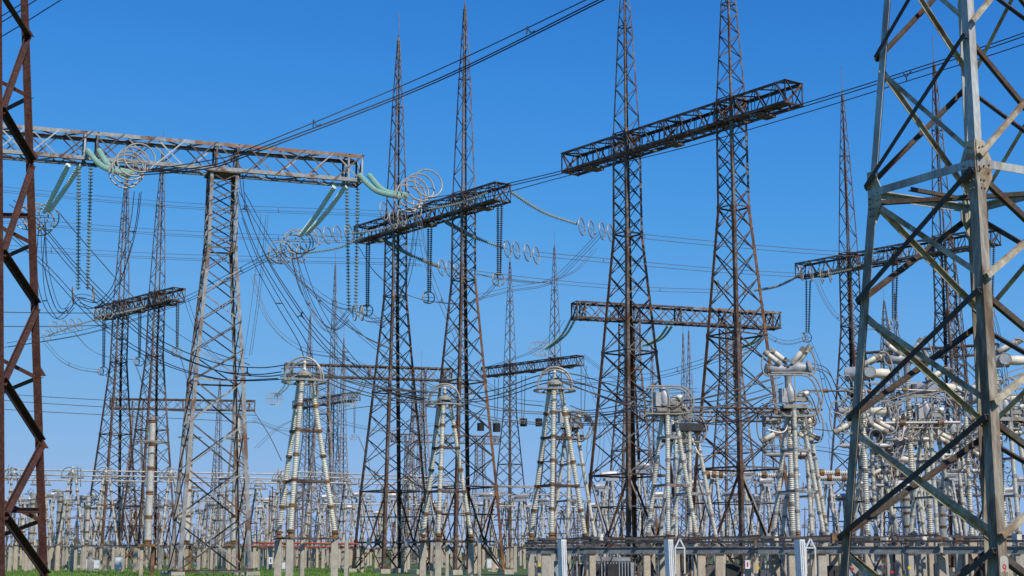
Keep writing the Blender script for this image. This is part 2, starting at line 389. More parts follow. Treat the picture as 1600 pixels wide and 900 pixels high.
def gantry(p1, p2, towers, who, legm, bracem, chm, single_b, single_t, seed, tips=None, typ='B'):
    a, b = beam_pts(p1, p2); ang = math.atan2(b.y - a.y, b.x - a.x); L = (b - a).xy.length
    r = thing('gantry_beam', who[0], 'crossbeam', a, ang)
    fr = [(on_beam(a, b, px) - a).xy.length for px in towers]
    if typ == 'B': beam(r, L, 1.75, 1.7, 1.0, .21, .095, chm, bracem, single_b, 'N', seed, [f + s for f in fr for s in (-.85, .85)] + [L / 2])
    else: beam(r, L, 2.2, 2.3, 2.2, .26, .12, chm, bracem, single_b, 'X', seed, [f + s for f in fr for s in (-1.1, 1.1)] + [L / 2, 1.2, L - 1.2])
    pos = []
    for i, px in enumerate(towers):
        q = on_beam(a, b, px)
        r = thing('lattice_tower', who[i + 1], 'lattice tower', (q.x, q.y, 0), ang); pos.append(q)
        if typ == 'B':
            tz, rz = (tipz(px, tips[i][0], q), tipz(px, tips[i][1], q)) if tips else (52.5, 55.5)
            tower_B(r, tz, rz, legm[i] if isinstance(legm, list) else legm, bracem, single_t, seed + i)
        else: tower_A(r, legm, bracem, single_t, seed + i)
    return a, b, ang, pos

lc = [('rust', 'rust_orange', 'rust_grey', 'rust_grey')] * 2
GC = gantry((890, 257), (1241, 145), (979, 1143), (
    'dark rusty box lattice crossbeam highest in the photo, rising to the right', 'rusty lattice tower with tall mast under the left half of the highest crossbeam',
    'rusty lattice tower with tall mast under the right half of the highest crossbeam'), ('rust_orange', 'rust', 'rust_orange', 'rust_orange'),
    ['rust_grey', 'galv_dark', 'rust', 'galv_dark', 'rust'], 'rust', True, True, 31, [(-60, -90), (-85, -110)])
GB = gantry((564, 368), (786, 300), (619, 725), (
    'dark rusty lattice crossbeam in front of large grey corona rings left of centre', 'dark lattice tower with lightning rod, left leg of the centre-left crossbeam',
    'dark lattice tower with pointed mast, right leg of the centre-left crossbeam'), ('rust', 'rust', 'rust_orange', 'rust'),
    ['rust_grey', 'galv_dark', 'rust', 'galv_dark'], 'rust', True, True, 41, [(64, 20), (14, -12)])
GH = gantry((1250, 424), (1556, 369), (1326, 1473), (
    'rusty lattice crossbeam seen through the large grey tower at right', 'thin lattice tower with rod just left of the large grey tower',
    'thin lattice tower with rod seen behind the braces of the large grey tower'), ('rust_grey', 'rust_grey', 'rust', 'rust'),
    ['rust_grey', 'galv_dark', 'rust'], 'rust_grey', True, True, 51, [(150, 105), (102, 56)])
GG = gantry((157, 490), (280, 460), (189, 245), (
    'small dark lattice crossbeam hung with insulators between the left rusty tower and the grey tower',
    'left thin lattice mast tower of the small crossbeam at left', 'right thin lattice mast tower of the small crossbeam at left'), 'rust',
    ['rust_grey', 'galv_dark', 'rust'], 'rust', False, True, 61, [(262, 237), (238, 206)])
GE = gantry((897, 485), (1214, 502), (983, 1140), (
    'rusty lattice crossbeam running behind the two big towers right of centre', 'distant tower behind the left leg of the highest crossbeam',
    'distant tower behind the right leg of the highest crossbeam'), 'rust_grey', ['rust_grey', 'galv_dark', 'rust'], 'rust', True, False, 71, typ='A')
GD = gantry((757, 582), (907, 563), (797, 867), (
    'dark distant lattice crossbeam with black wave traps hanging below it', 'distant lattice mast tower left of the black wave traps',
    'distant lattice mast tower behind the centre insulator tripod'), 'rust', ['rust_grey', 'galv_dark', 'rust'], 'rust', False, False, 81, [(410, 385), (388, 362)])
GF = gantry((445, 578), (705, 586), (505, 655), (
    'thin rusty distant crossbeam behind the first insulator tripod', 'distant tower under the left part of the thin rusty crossbeam',
    'distant tower under the right part of the thin rusty crossbeam'), 'far_steel', ['far_steel', 'rust_grey'], 'rust', False, False, 91, typ='A')
GJ = gantry((462, 633), (558, 619), (482, 520), (
    'far small crossbeam seen between the legs behind the first tripod', 'far slim mast tower left of the first tripod top',
    'far slim mast tower right of the first tripod top'), 'far_steel', ['far_steel', 'rust_grey'], 'far_steel', False, False, 95, [(493, 474), (414, 392)])
GK = gantry((172, 631), (398, 634), (215, 372), (
    'far rusty crossbeam behind the three tall white columns', 'far tower under the left end of the rusty crossbeam behind the white columns',
    'far tower under the right end of the rusty crossbeam behind the white columns'), 'far_steel', ['far_steel', 'rust_grey'], 'rust', False, False, 99, typ='A')
GL = gantry((612, 684), (780, 688), (640, 750), (
    'farthest small crossbeam seen low behind the second tripod', 'farthest tower at left of the lowest crossbeam', 'farthest tower at right of the lowest crossbeam'),
    'far_steel', ['far_steel'], 'far_steel', False, False, 103, typ='A')
GM = gantry((1000, 650), (1260, 652), (1062, 1200), (
    'far rusty crossbeam low behind the two big central right towers', 'far tower left under the low crossbeam behind the big towers', 'far tower right under the low crossbeam behind the big towers'),
    'far_steel', ['far_steel', 'rust'], 'rust', False, False, 107, typ='A')
GN = gantry((1330, 560), (1560, 545), (1385, 1500), (
    'distant lattice crossbeam hidden behind the circuit breakers at right', 'distant mast tower left of the breaker heads at right', 'distant mast tower right of the breaker heads at right'),
    'rust_grey', ['far_steel', 'rust'], 'rust_grey', False, False, 109, [(470, 452), (415, 392)])

# free standing far masts
def far_mast(px, tip, rod, Y, label):
    q = G(px, Y); tz = tipz(px, tip, q); rz = tipz(px, rod, q)
    r = thing('lattice_mast', label, 'lattice mast', q, R(35), 'far lattice lightning masts')
    secs = [(0, 4.6, 16, 2.6, 6, 'X', .2, .1, False), (16, 2.6, 28, 1.6, 7, 'X', .18, .09, True), (28, 1.55, 40, .95, 8, 'Z', .15, .08, True), (40, .95, tz, .2, 7, 'Z', .12, .07, True)]
    lattice(r, secs, 'mast', ['far_steel', 'mast'], False, int(px), joints=False)
    Geo().tube([(0, 0, tz), (0, 0, rz)], .05, 5).build('lightning_rod', 'mast', r)
for px, t, rd, Y, lb in ((531, 528, 502, 350, 'slim far mast immediately right of the taller mast behind the first tripod'),
                         (656, 574, 548, 410, 'tiny far mast with rod left of the second tripod'),
                         (1024, 534, 510, 360, 'far slim mast between the two big towers, the left one of three'),
                         (1074, 521, 506, 347, 'far slim mast between the two big towers, the middle one of three'),
                         (1083, 517, 503, 340, 'far slim mast between the two big towers, the right one of three'),
                         (1416, 458, 434, 296, 'far slim mast seen above the breaker heads inside the grey tower'),
                         (1502, 416, 394, 268, 'far slim mast immediately left of the grey tower front leg'),
                         (1565, 560, 540, 380, 'far slim mast low at the right edge'),
                         (335, 590, 572, 400, 'tiny far mast between the legs of the grey galvanised tower')):
    far_mast(px, t, rd, Y, lb)

# ------------------------------------------------------------------ near right tower
az = math.atan(727 / F) + .005; cdir = Vector((math.sin(az), math.cos(az), 0)); ctr = cdir * 30.3 + Vector((.04, .02, 0))
r = thing('lattice_tower', 'large grey weathered steel lattice tower filling the right edge, closest to the camera', 'lattice tower', ctr, -az + R(46.2))
# local corners: CORN[0]=(-1,-1) rotated by 45-az points towards the camera
def sd(z): return (2.98 - .113 * z) * math.sqrt(2)
zl = [-.9, 1.8, 4.08, 6.35, 8.62]
zu = [8.62, 11.25, 13.7, 16.2]
def cpt(i, z): c = CORN[i % 4]; s = sd(z); return Vector((c[0] * s / 2, c[1] * s / 2, z))
for i in range(4):
    cx, cy = CORN[i]
    g = Geo().angle(cpt(i, -.3), cpt(i, 8.3), .205, (-cx, 0, 0), (0, -cy, 0), .1); g.build('leg', 'rust_leg' if 0 else 'galv_big', r) if 'galv_big' in M else None
    if 'galv_big' not in M:
        mat('galv_big', (.40, .345, .265), (.17, .105, .06), .8, .44, .60, .6, .0, .15, grime=.7, stretch=(3, 3, .55), det=8)
        mat('galv_big_light', (.52, .52, .49), (.32, .27, .22), .9, .45, .66, .55, .05, .15, grime=.8, stretch=(3, 3, .7), det=8)
        mat('brace_shaded', (.095, .078, .06), (.10, .05, .03), 1.3, .45, .6, .7, .0, grime=.7)  # brace steel with shade put into its colour
        mat('brace_lit', (.54, .46, .33), (.28, .18, .10), 1.2, .45, .62, .6, .0, grime=.75)  # same steel with sunlight put into its colour, gussets share it
        g.build('leg', 'galv_big', r)
    Geo().angle(cpt(i, 8.303), cpt(i, 16.4), .17, (-cx, 0, 0), (0, -cy, 0), .1).build('leg', 'galv_big_light', r, label='lighter upper leg section')
    # splice plates with bolts at the ring
    g = Geo(); c = cpt(i, 8.55); h = .5
    for (ux, uy) in ((-cx, 0), (0, -cy)):
        nx, ny = (0, cy) if ux else (cx, 0)
        pts2 = [(.0, -h), (.17, -h), (.36, -.18), (.36, .16), (.2, h), (.0, h)]
        o1 = [Vector((c.x + ux * p[0] + nx * .006, c.y + uy * p[0] + ny * .006, c.z + p[1])) for p in pts2]
        o2 = [q + Vector((nx, ny, 0)) * .018 for q in o1]
        g._add(o1 + o2, [tuple(range(6)), tuple(reversed(range(6, 12)))] + [(k, (k + 1) % 6, 6 + (k + 1) % 6, 6 + k) for k in range(6)])
    g.build('gusset_plate', 'brace_lit', r)
    g = Geo()
    for (ux, uy) in ((-cx, 0), (0, -cy)):
        nx, ny = (0, cy) if ux else (cx, 0)
        for p in ((.06, -.4), (.14, -.4), (.06, -.25), (.14, -.25), (.26, -.1), (.06, -.05), (.15, .02), (.28, .05), (.06, .15), (.14, .2), (.06, .35), (.14, .38)):
            q = Vector((c.x + ux * p[0] + nx * .024, c.y + uy * p[0] + ny * .024, c.z + p[1])); g.lathe([(.018, 0), (.018, .8), (.01, 1)], q, q + Vector((nx, ny, 0)) * .03, 6)
    g.build('bolts', 'galv_dark', r, kind='stuff')
Bn = Bars(r, ['brace_shaded'], True)
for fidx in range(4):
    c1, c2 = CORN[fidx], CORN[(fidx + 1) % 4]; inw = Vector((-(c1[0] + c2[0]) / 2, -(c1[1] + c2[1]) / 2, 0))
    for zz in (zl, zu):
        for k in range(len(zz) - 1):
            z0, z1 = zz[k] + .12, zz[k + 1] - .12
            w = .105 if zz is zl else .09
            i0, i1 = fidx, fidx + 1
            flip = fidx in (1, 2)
            # the member rising to the right on the left-hand faces is laid outside and coloured dark as shaded, the falling one coloured light as sunlit
            Bn.add(cpt(i0, z0), cpt(i1, z1), w, inw, -.13 if not flip else .03, m='brace_lit' if fidx in (0, 2) else 'brace_shaded')
            Bn.add(cpt(i1, z0), cpt(i0, z1), w, inw, .03 if not flip else -.13, m='brace_shaded' if fidx in (0, 2) else 'brace_lit')
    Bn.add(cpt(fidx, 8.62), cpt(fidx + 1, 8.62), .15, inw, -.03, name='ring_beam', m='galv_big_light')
    if fidx < 2: Bn.add(cpt(fidx, 8.45 - .06 * fidx), cpt(fidx + 2, 8.45 - .06 * fidx), .12, (0, 0, 1), 0, name='diaphragm_bar', m='brace_shaded')
    if fidx == 3: Bn.add(cpt(3, 8.45) * .6 + cpt(0, 8.45) * .4, cpt(3, 8.42) * .6 + cpt(1, 8.42) * .4, .08, (0, 0, 1), 0, name='diaphragm_bar', m='brace_shaded')
# splice seams and number on the front leg
c = cpt(0, 1.38)
# right hand flange of the front leg runs along +x (i=0) or +y
tx = bpy.data.curves.new('number_tmp', 'FONT'); tx.body = '9'; tx.size = .2; tx.extrude = .001; tx.align_x = 'CENTER'; tx.align_y = 'CENTER'
to = bpy.data.objects.new('number_tmp', tx); COL.objects.link(to); bpy.context.view_layer.update()
me = bpy.data.meshes.new_from_object(to); me.name = 'painted_number'; me.materials.clear(); me.materials.append(M['red_mark']); bpy.data.objects.remove(to)
no_ = put('painted_number', me, r, Matrix.Translation(c + Vector((.115, -.008, 0))) @ Matrix.Rotation(R(90), 4, 'X')); no_['label'] = 'red painted figure nine on the leg'
g = Geo(); rr = .12
g._add([c + Vector((.12 + .1 * math.cos(t * math.pi / 8), -.004, (.0 if t <= 8 else 0) + (.14 if t <= 8 else -.16) + (.08 * math.sin(t * math.pi / 8)))) for t in range(16)], [tuple(range(16))])
g.build('painted_patch', 'patch', r)

# ------------------------------------------------------------------ near left rusty tower
def LP(px, py, Y=33): return P(px, py, Y)
T0 = LP(-60, 868, 33); T0.z = 0
r = thing('lattice_tower', 'dark red rusty lattice tower cut by the left edge, close to the camera', 'lattice tower', T0)
def tl(p): return p - T0
legR = (LP(38, -20, 33.2), LP(71, 960, 33.2)); legL = (LP(-3, -20, 30.4), LP(2, 960, 30.4)); legB = (LP(-8, -20, 36), LP(-10, 960, 36)); legF = (LP(-70, -20, 33), LP(-60, 960, 33))
for (pt, pb) in (legR, legL, legB, legF):
    pt2 = pt + (pt - pb) * .15; pb2 = pb + (pb - pt) * ((pb.z) / (pt.z - pb.z))
    Geo().angle(tl(pb2) - Vector((.1, 0, 0)), tl(pt2) - Vector((.1, 0, 0)), .20, (1, -.35, 0), (.35, 1, 0), .1).build('leg', 'rust_deep', r)
def onleg(leg, px_y): # point on the leg at picture height
    t = (px_y + 20) / 980; return leg[0].lerp(leg[1], t)
Bl = Bars(r, ['rust_shaded'], True)
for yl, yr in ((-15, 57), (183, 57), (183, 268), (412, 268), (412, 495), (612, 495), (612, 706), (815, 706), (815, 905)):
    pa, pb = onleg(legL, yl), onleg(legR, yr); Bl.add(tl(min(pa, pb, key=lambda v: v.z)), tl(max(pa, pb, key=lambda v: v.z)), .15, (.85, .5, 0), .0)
for yr in (160, 396, 604, 819):
    Bl.add(tl(onleg(legR, yr)), tl(onleg(legF, yr - 62)), .085, (.3, 1, 0), -.22, m='rust_deep')
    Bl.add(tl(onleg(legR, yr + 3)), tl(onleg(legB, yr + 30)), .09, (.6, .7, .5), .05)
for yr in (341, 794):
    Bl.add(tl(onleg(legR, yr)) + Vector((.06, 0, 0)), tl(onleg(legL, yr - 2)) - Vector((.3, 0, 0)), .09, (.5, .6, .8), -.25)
for yr in (57, 255, 597, 707):
    q = tl(onleg(legR, yr)); Geo()._add and None
    g = Geo(); g._add([q + Vector(v) for v in ((.08, -.05, .1), (.21, -.05, -.1), (.08, -.05, -.1), (.08, -.03, .1), (.21, -.03, -.1), (.08, -.03, -.1))], [(0, 2, 1), (3, 4, 5), (0, 1, 4, 3), (1, 2, 5, 4), (2, 0, 3, 5)])
    g.build('bracket', 'rust_deep', r)

# ------------------------------------------------------------------ insulators and conductors
def crom(pts, n=8):
    out = []; m = len(pts)
    if m == 2: return [pts[0].lerp(pts[1], i / n) for i in range(n + 1)]
    for i in range(m - 1):
        p0 = pts[max(i - 1, 0)]; p1 = pts[i]; p2 = pts[i + 1]; p3 = pts[min(i + 2, m - 1)]
        for k in range(n):
            t = k / n; out.append(.5 * ((2 * p1) + (p2 - p0) * t + (2 * p0 - 5 * p1 + 4 * p2 - p3) * t * t + (3 * p1 - p0 - 3 * p2 + p3) * t ** 3))
    out.append(pts[-1]); return out
def W3(pts): return [P(*p) for p in pts]
def string(label, pts, r=.215, pitch=.2, m='glass_green', group=None, world=False, tail=True, core=.4):
    if m in ('glass_green', 'glass_teal'): core = .62
    pts = pts if world else W3(pts); c = crom(pts, 10); o = c[0]
    t = thing('insulator_string', label, 'insulator string', o, 0, group)
    # resample
    L = [0]
    for i in range(1, len(c)): L.append(L[-1] + (c[i] - c[i - 1]).length)
    n = int(L[-1] / pitch); samp = []; rad = []
    def at(s):
        for i in range(1, len(c)):
            if s <= L[i]: return c[i - 1].lerp(c[i], (s - L[i - 1]) / max(1e-6, L[i] - L[i - 1]))
        return c[-1]
    for k in range(n):
        s0 = k * pitch
        for fr_, rr in ((.02, core), (.2, core), (.32, 1), (.5, .92), (.58, core), (.96, core)):
            samp.append(at(s0 + fr_ * pitch) - o); rad.append(r * rr)
    Geo().tube(samp, r, 9, rad=rad).build('discs', m, t, smooth=False, kind='stuff')
    return t
def ring(t, c, nrm, Rr, r=.055, spokes=True, m='ring', seg=28):
    o = t.location; g = Geo().torus(c - o, nrm, Rr, r, seg, 6)
    if spokes:
        nrm = Vector(nrm).normalized(); u = Vector((0, 0, 1)); u = (u - nrm * nrm.dot(u)).normalized(); w = nrm.cross(u)
        for d in (u, w): g.tube([c - o - d * Rr, c - o + d * Rr], r * .5, 4)
    g.build('corona_ring', m, t, smooth=True)
def bundle(label, pts, n=2, r=.03, sp=.4, m='cable', spac=0, group=None, world=False, orient='h', cat='power line'):
    pts = pts if world else W3(pts); c = crom(pts, 9); o = c[0]; t = thing('conductor_bundle', label, cat, o, 0, group)
    offs = {1: [(0, 0)], 2: [(-.5, 0), (.5, 0)] if orient == 'h' else [(0, -.5), (0, .5)], 3: [(-.5, -.4), (.5, -.25), (.05, .55)], 4: [(-.5, -.5), (.5, -.4), (-.4, .5), (.5, .6)]}[n]
    cs = []
    for ox, oz in offs:
        q = []
        for i, p in enumerate(c):
            d = (c[min(i + 1, len(c) - 1)] - c[max(i - 1, 0)]); d.normalize(); lat = d.cross(Vector((0, 0, 1)))
            lat = lat.normalized() if lat.length > .2 else Vector((1, 0, 0)); up = lat.cross(d)
            q.append(p - o + (lat * ox + up * oz) * sp)
        cs.append(q); Geo().tube(q, r, 5).build('conductor', m, t, smooth=True)
    for k in range(spac):
        i = int((k + .5) / spac * (len(c) - 1)); g = Geo(); cc = sum((q[i] for q in cs), Vector()) / n
        for q in cs: g.bar(cc, q[i], r * 2.2, r * 2.2)
        g.lathe([(r * 2, 0), (r * 2, 1)], cc - Vector((0, r * 2, 0)), cc + Vector((0, r * 2, 0)), 6)
        g.build('spacer', m, t)
    return t

AY = lambda px, py=270: PZ(px, py, 31.5).y
# gantry A strings
gA = 'green glass tension strings on the upper left crossbeam'
yA = lambda px: on_beam(BA[0], BA[1], px).y
def pair(labels, p_top, p_bot, mids, Yt, Yb, dx_top, dx_bot, **k):
    res = []
    for i, lb in enumerate(labels):
        pts = [(p_top[0] + dx_top * i, p_top[1], Yt)] + [(mx + (dx_top + dx_bot) / 2 * i, my, (Yt + Yb) / 2) for mx, my in mids] + [(p_bot[0] + dx_bot * i, p_bot[1] - 3 * i, Yb)]
        res.append(string(lb, pts, **k))
    return res
ts = pair(('bright green glass string angling down left beside the rusty tower, left of its pair', 'bright green glass string angling down left beside the rusty tower, right of its pair'),
          (107, 257), (68, 333), [(90, 292)], yA(110) + .6, yA(110) + 4, 19, 9, group=gA)
ctr_ = P(70, 340, yA(110) + 4.4)
for i, (dx, dy, rr) in enumerate(((0, 0, 1.1), (-.5, -.3, 1.15), (-1.6, .1, 1.0), (-1.1, .4, 1.05))): ring(ts[1], ctr_ + Vector((dx, .3 * i, dy)), (.35, -1, .15), rr)
ts = pair(('pale green glass string curving right to the upper left ring cluster, lower of its pair', 'pale green glass string curving right to the upper left ring cluster, upper of its pair'),
          (137, 235), (203, 274), [(160, 260)], yA(140) - 1.2, yA(140) - 9, 18, 6, m='glass_teal', r=.22, group=gA)
ctr_ = P(211, 271, yA(140) - 10)
for i, (dx, rr) in enumerate(((-.9, 1.12), (-.4, 1.15), (0, 1.1), (.55, 1.1), (1.35, 1.08))): ring(ts[0], ctr_ + Vector((dx * .8, -.8 * i, .08 * i)), (.45, -1, .2), rr, .06, spokes=i in (0, 3))
ts = pair(('bright green string dropping left from the right end of the crossbeam, left of pair', 'bright green string dropping left from the right end of the crossbeam, right of pair'),
          (523, 291), (468, 370), [(497, 332)], yA(520) + .6, yA(520) + 5, 17, 10, group=gA)
ctr_ = P(463, 378, yA(520) + 5.5)
for i, (dx, dz, rr) in enumerate(((.35, .0, 1.1), (0, .1, 1.15), (-.35, -.25, 1.12), (-1.5, -.7, 1.05), (.7, .5, 1.0))): ring(ts[0], ctr_ + Vector((dx, .4 * i, dz)), (.3, -1, .25), rr, .055, spokes=i in (0, 3))
ts = pair(('pale green glass string curving right off the crossbeam end, lower of its pair', 'pale green glass string curving right off the crossbeam end, upper of its pair'),
          (562, 274), (628, 308), [(588, 298)], yA(556) - 1, yA(556) - 9, 15, 9, m='glass_teal', r=.22, group=gA)
ctr_ = P(648, 310, yA(556) - 10)
for i, (dx, rr) in enumerate(((-.7, 1.1), (-.25, 1.15), (.1, 1.12), (.7, 1.1), (1.5, 1.1))): ring(ts[0], ctr_ + Vector((dx * .8, -.8 * i, .1 * i)), (.45, -1, .2), rr, .06, spokes=i in (0, 3))
for lb, px, px2, yt, yb in (('long hanging disc string at left of the upper left crossbeam, left of its pair', 123, 122, 262, 458), ('long hanging disc string at left of the upper left crossbeam, right of its pair', 142, 137, 262, 456),
                       ('long hanging disc string at right end of upper left crossbeam, left of pair', 542, 545, 294, 486), ('long hanging disc string at the right end of the upper left crossbeam, right of pair', 559, 556, 294, 486)):
    Y = yA(px) - .5; t = string(lb, [(px, yt, Y), (px2, yb, Y - .3)], r=.19, pitch=.27, m='glass_grey', core=.28, group='long hanging disc strings of the upper left crossbeam')
    ring(t, P(px2 + (-8 if 'left of its' in lb else 9), yb + 3, Y), (1, .35, .1), .62, .05, spokes=False)

def vpair(Y, px, yt, yb, where, dx=4, r=.15):
    for i in (0, 1):
        t = string(f'{("left", "right")[i]} of two dark strings {where}', [(px + dx * i, yt, Y), (px + dx * i * .6 + 0, yb, Y)], r=r, pitch=.19, m='brown_glaze', group='hanging disc strings under the small crossbeams')
    ring(t, P(px + 1, yb + 5, Y - .1), (.3, -1, 0), .55, .055); ring(t, P(px - 4, yb + 5, Y - .1), (.9, -.5, 0), .5, .05, spokes=False)
def bY(g_, px): return on_beam(g_[0], g_[1], px).y
vpair(bY(GB, 575), 573, 382, 480, 'under the left end of the centre-left crossbeam')
vpair(bY(GB, 670), 669, 357, 460, 'under the middle of the centre-left crossbeam', 5)
vpair(bY(GB, 780), 778, 318, 432, 'under the right end of the centre-left crossbeam', 6)
vpair(bY(GG, 163), 161, 500, 575, 'under the left end of the small left crossbeam', 3, .14)
vpair(bY(GG, 218), 217, 486, 560, 'under the middle of the small left crossbeam', 3, .14)
vpair(bY(GG, 277), 276, 468, 545, 'under the right end of the small left crossbeam', 3, .14)
vpair(bY(GH, 1263), 1260, 438, 522, 'under the left end of the crossbeam behind the grey tower', 6)
vpair(bY(GH, 1398), 1395, 415, 503, 'under the middle of the crossbeam behind the grey tower', 7)
vpair(bY(GH, 1549), 1546, 383, 482, 'under the right end of the crossbeam behind the grey tower', 7)
vpair(bY(GD, 775), 773, 592, 655, 'holding the left wave traps', 6, .1)
vpair(bY(GD, 817), 815, 587, 652, 'holding the middle wave trap', 6, .1)
vpair(bY(GD, 905), 908, 572, 648, 'holding the right wave trap', 8, .1)
vpair(bY(GJ, 553), 553, 628, 678, 'under the far small crossbeam behind the first tripod', 2, .1)

def tension(label, pts, rings, Y, m='glass_grey', r=.17, Rr=.78, nrm=(1, -.42, .1)):
    t = string(label, pts, r=r, pitch=.2, m=m, group='disc strings strung sideways from the small crossbeams')
    for px, py in rings: ring(t, P(px, py, Y), nrm, Rr, .05)
    return t
y = bY(GB, 786)
tension('glass disc string falling right from the centre-left crossbeam end to four rings', [(799, 300, y), (850, 332, y - .5), (905, 351, y - .5)], [(909, 354), (924, 358), (941, 361), (954, 364)], y - .5, r=.2)
tension('glass disc string falling right from the middle of the centre-left crossbeam', [(697, 347, bY(GB, 700)), (740, 370, y + 3), (788, 388, y + 3)], [(793, 389), (807, 391), (824, 395), (838, 399)], y + 3, r=.2)
tension('glass disc string falling right from the left end of the centre-left crossbeam', [(604, 378, bY(GB, 604)), (645, 400, y + 12), (690, 418, y + 14)], [(690, 418), (702, 420), (714, 422)], y + 14, r=.2)
tension('disc string laid along the right half of the centre-left crossbeam', [(762, 301, y - 2), (715, 318, y - 2), (668, 327, y - 2)], [(615, 343), (600, 330), (628, 340), (652, 325)], y - 1)
tension('disc string laid along the left half of the centre-left crossbeam', [(655, 338, y + 6), (600, 357, y + 6), (548, 365, y + 6)], [(545, 364), (527, 366), (512, 368), (497, 369)], y + 6)
tension('disc string reaching left below the centre-left crossbeam end', [(566, 370, y + 12), (530, 387, y + 12), (474, 396, y + 12)], [(459, 393), (440, 398), (426, 400), (470, 397)], y + 12)
y = bY(GH, 1300)
tension('disc string falling left from the crossbeam behind the grey tower', [(1249, 430, y + 6), (1215, 447, y + 8), (1177, 454, y + 10)], [(1163, 453), (1150, 452), (1136, 450), (1122, 448)], y + 10, r=.19)
tension('disc string laid along the left half of the crossbeam behind the grey tower', [(1345, 418, y - 3), (1310, 425, y - 3), (1276, 431, y - 3)], [(1252, 427), (1268, 429), (1284, 432), (1297, 430)], y - 3)
tension('disc string laid along the middle of the crossbeam behind the grey tower', [(1382, 402, y - 4), (1358, 411, y - 4), (1330, 418, y - 4)], [(1395, 396), (1408, 398), (1420, 402), (1431, 398)], y - 4)
tension('disc string laid along the right half of the crossbeam behind the grey tower', [(1508, 384, y - 8), (1465, 398, y - 8), (1424, 404, y - 8)], [], y - 8)
y = bY(GG, 200)
tension('disc string laid along the small left crossbeam', [(270, 460, y - 5), (225, 480, y - 5), (175, 492, y - 4)], [(170, 488), (158, 490), (152, 493)], y - 4, r=.18)
tension('disc string running left of the small left crossbeam to five rings', [(158, 497, y + 4), (120, 508, y + 4), (74, 525, y + 4)], [(123, 507), (111, 508), (99, 509), (84, 511), (73, 525)], y + 4, r=.15)
y = 205
for lb, p1, p2, yy in (('pale green string falling left from the crossbeam behind the big towers', (895, 492), (852, 545), 0), ('pale green string mid crossbeam behind the big towers', (1044, 508), (1004, 540), 3), ('pale green string at right of the crossbeam behind the big towers', (1192, 514), (1150, 545), 5)):
    for i in (0, 1):
        t = string(lb + (', left of its pair', ', right of its pair')[i], [(p1[0] + 7 * i, p1[1], y + yy), ((p1[0] + p2[0]) / 2 + 5 + 6 * i, (p1[1] + p2[1]) / 2 + 4, y + yy + 2), (p2[0] + 4 * i, p2[1], y + yy + 4)], r=.2, pitch=.22, m='glass_teal', group='pale strings of the crossbeam behind the big towers')
    for k, (dx, rr) in enumerate(((0, 1.1), (.7, 1.05), (-.7, 1.1), (-1.3, 1))): ring(t, P(p2[0], p2[1], y + yy + 4) + Vector((dx, k * .3, -.1 * dx)), (.4, -1, .2), rr, .04)
y = 262
for lb, p1, p2 in (('dull green string at left end of the thin rusty distant crossbeam', (452, 582), (428, 620)), ('dull green string in the middle of the thin rusty distant crossbeam', (568, 590), (545, 622)), ('dull green string falling right from the thin rusty distant crossbeam', (700, 590), (728, 608))):
    for i in (0, 1):
        t = string(lb + (', left of its pair', ', right of its pair')[i], [(p1[0] + 6 * i, p1[1], y), ((p1[0] + p2[0]) / 2 + 3 + 6 * i, (p1[1] + p2[1]) / 2 + 4, y), (p2[0] + 3 * i, p2[1], y)], r=.2, pitch=.25, m='glass_grey', group='dull strings of the thin rusty distant crossbeam')
    for k in range(3): ring(t, P(p2[0] - 3 + 4 * k, p2[1] + 3, y), (.4, -1, .2), 1.05, .05)

# heavy overhead conductors
y0 = yA(140) - 10
bundle('heavy dark twin lines sweeping from the upper left ring cluster to the top centre', [(215, 272, y0 - 2), (320, 262, y0 - 10), (400, 236, y0 - 16), (680, 127, 94), (955, -8, 79), (1200, -130, 70)], 2, .042, .16, 'cable', 0, orient='v')
bundle('single dark line just above the heavy twin lines crossing the sky', [(212, 268, y0 - 2), (330, 250, y0 - 10), (400, 228, y0 - 16), (660, 120, 95), (915, 0, 80), (1200, -140, 70)], 1, .035, .35, 'cable')
for k, (px, py, py2, Y) in enumerate(((490, 191, 203, 108), (824, 45, 53, 85))):
    t = thing('line_spacer', ('small dark spacer clamp on the overhead lines left of the mast', 'small dark spacer clamp on the overhead lines right of the mast')[k], 'spacer', P(px, py, Y)); o = t.location
    Geo().tube([P(px, py - 4, Y) - o, P(px - 1, py + 8, Y) - o], .045, 5).tube([P(px, py - 2, Y) - o, P(px + 5, py + 6, Y) - o, P(px + 12, py + 3, Y) - o], .035, 5).build('clamp_arms', 'cable', t)
y0 = yA(556) - 10
bundle('dark twin lines rising right past the highest crossbeam to the right edge', [(660, 314, y0 - 4), (760, 296, 112), (890, 266, 106), (1080, 215, 98), (1256, 164, 93), (1420, 113, 88), (1620, 47, 82), (1900, -60, 72)], 2, .036, .2, 'cable', orient='v')
bundle('single dark line below the twin lines crossing under the highest crossbeam', [(660, 322, y0 - 4), (760, 308, 112), (890, 274, 106), (1080, 228, 98), (1256, 177, 93), (1420, 126, 88), (1620, 62, 82), (1900, -44, 72)], 1, .032, .28, 'cable')
t = thing('line_spacer', 'small dark spacer clamp on the lines left of the grey tower front leg', 'spacer', P(1416, 114, 88)); o = t.location
Geo().tube([P(1411, 113, 88) - o, P(1416, 121, 88) - o, P(1417, 127, 88) - o], .04, 5).tube([P(1424, 111, 88) - o, P(1417, 120, 88) - o], .04, 5).build('clamp_arms', 'cable', t)
bundle('three dark lines crossing the top left corner', [(-120, 108, 96), (0, 40, 90), (70, -4, 87), (160, -60, 80)], 3, .035, .95, 'cable')
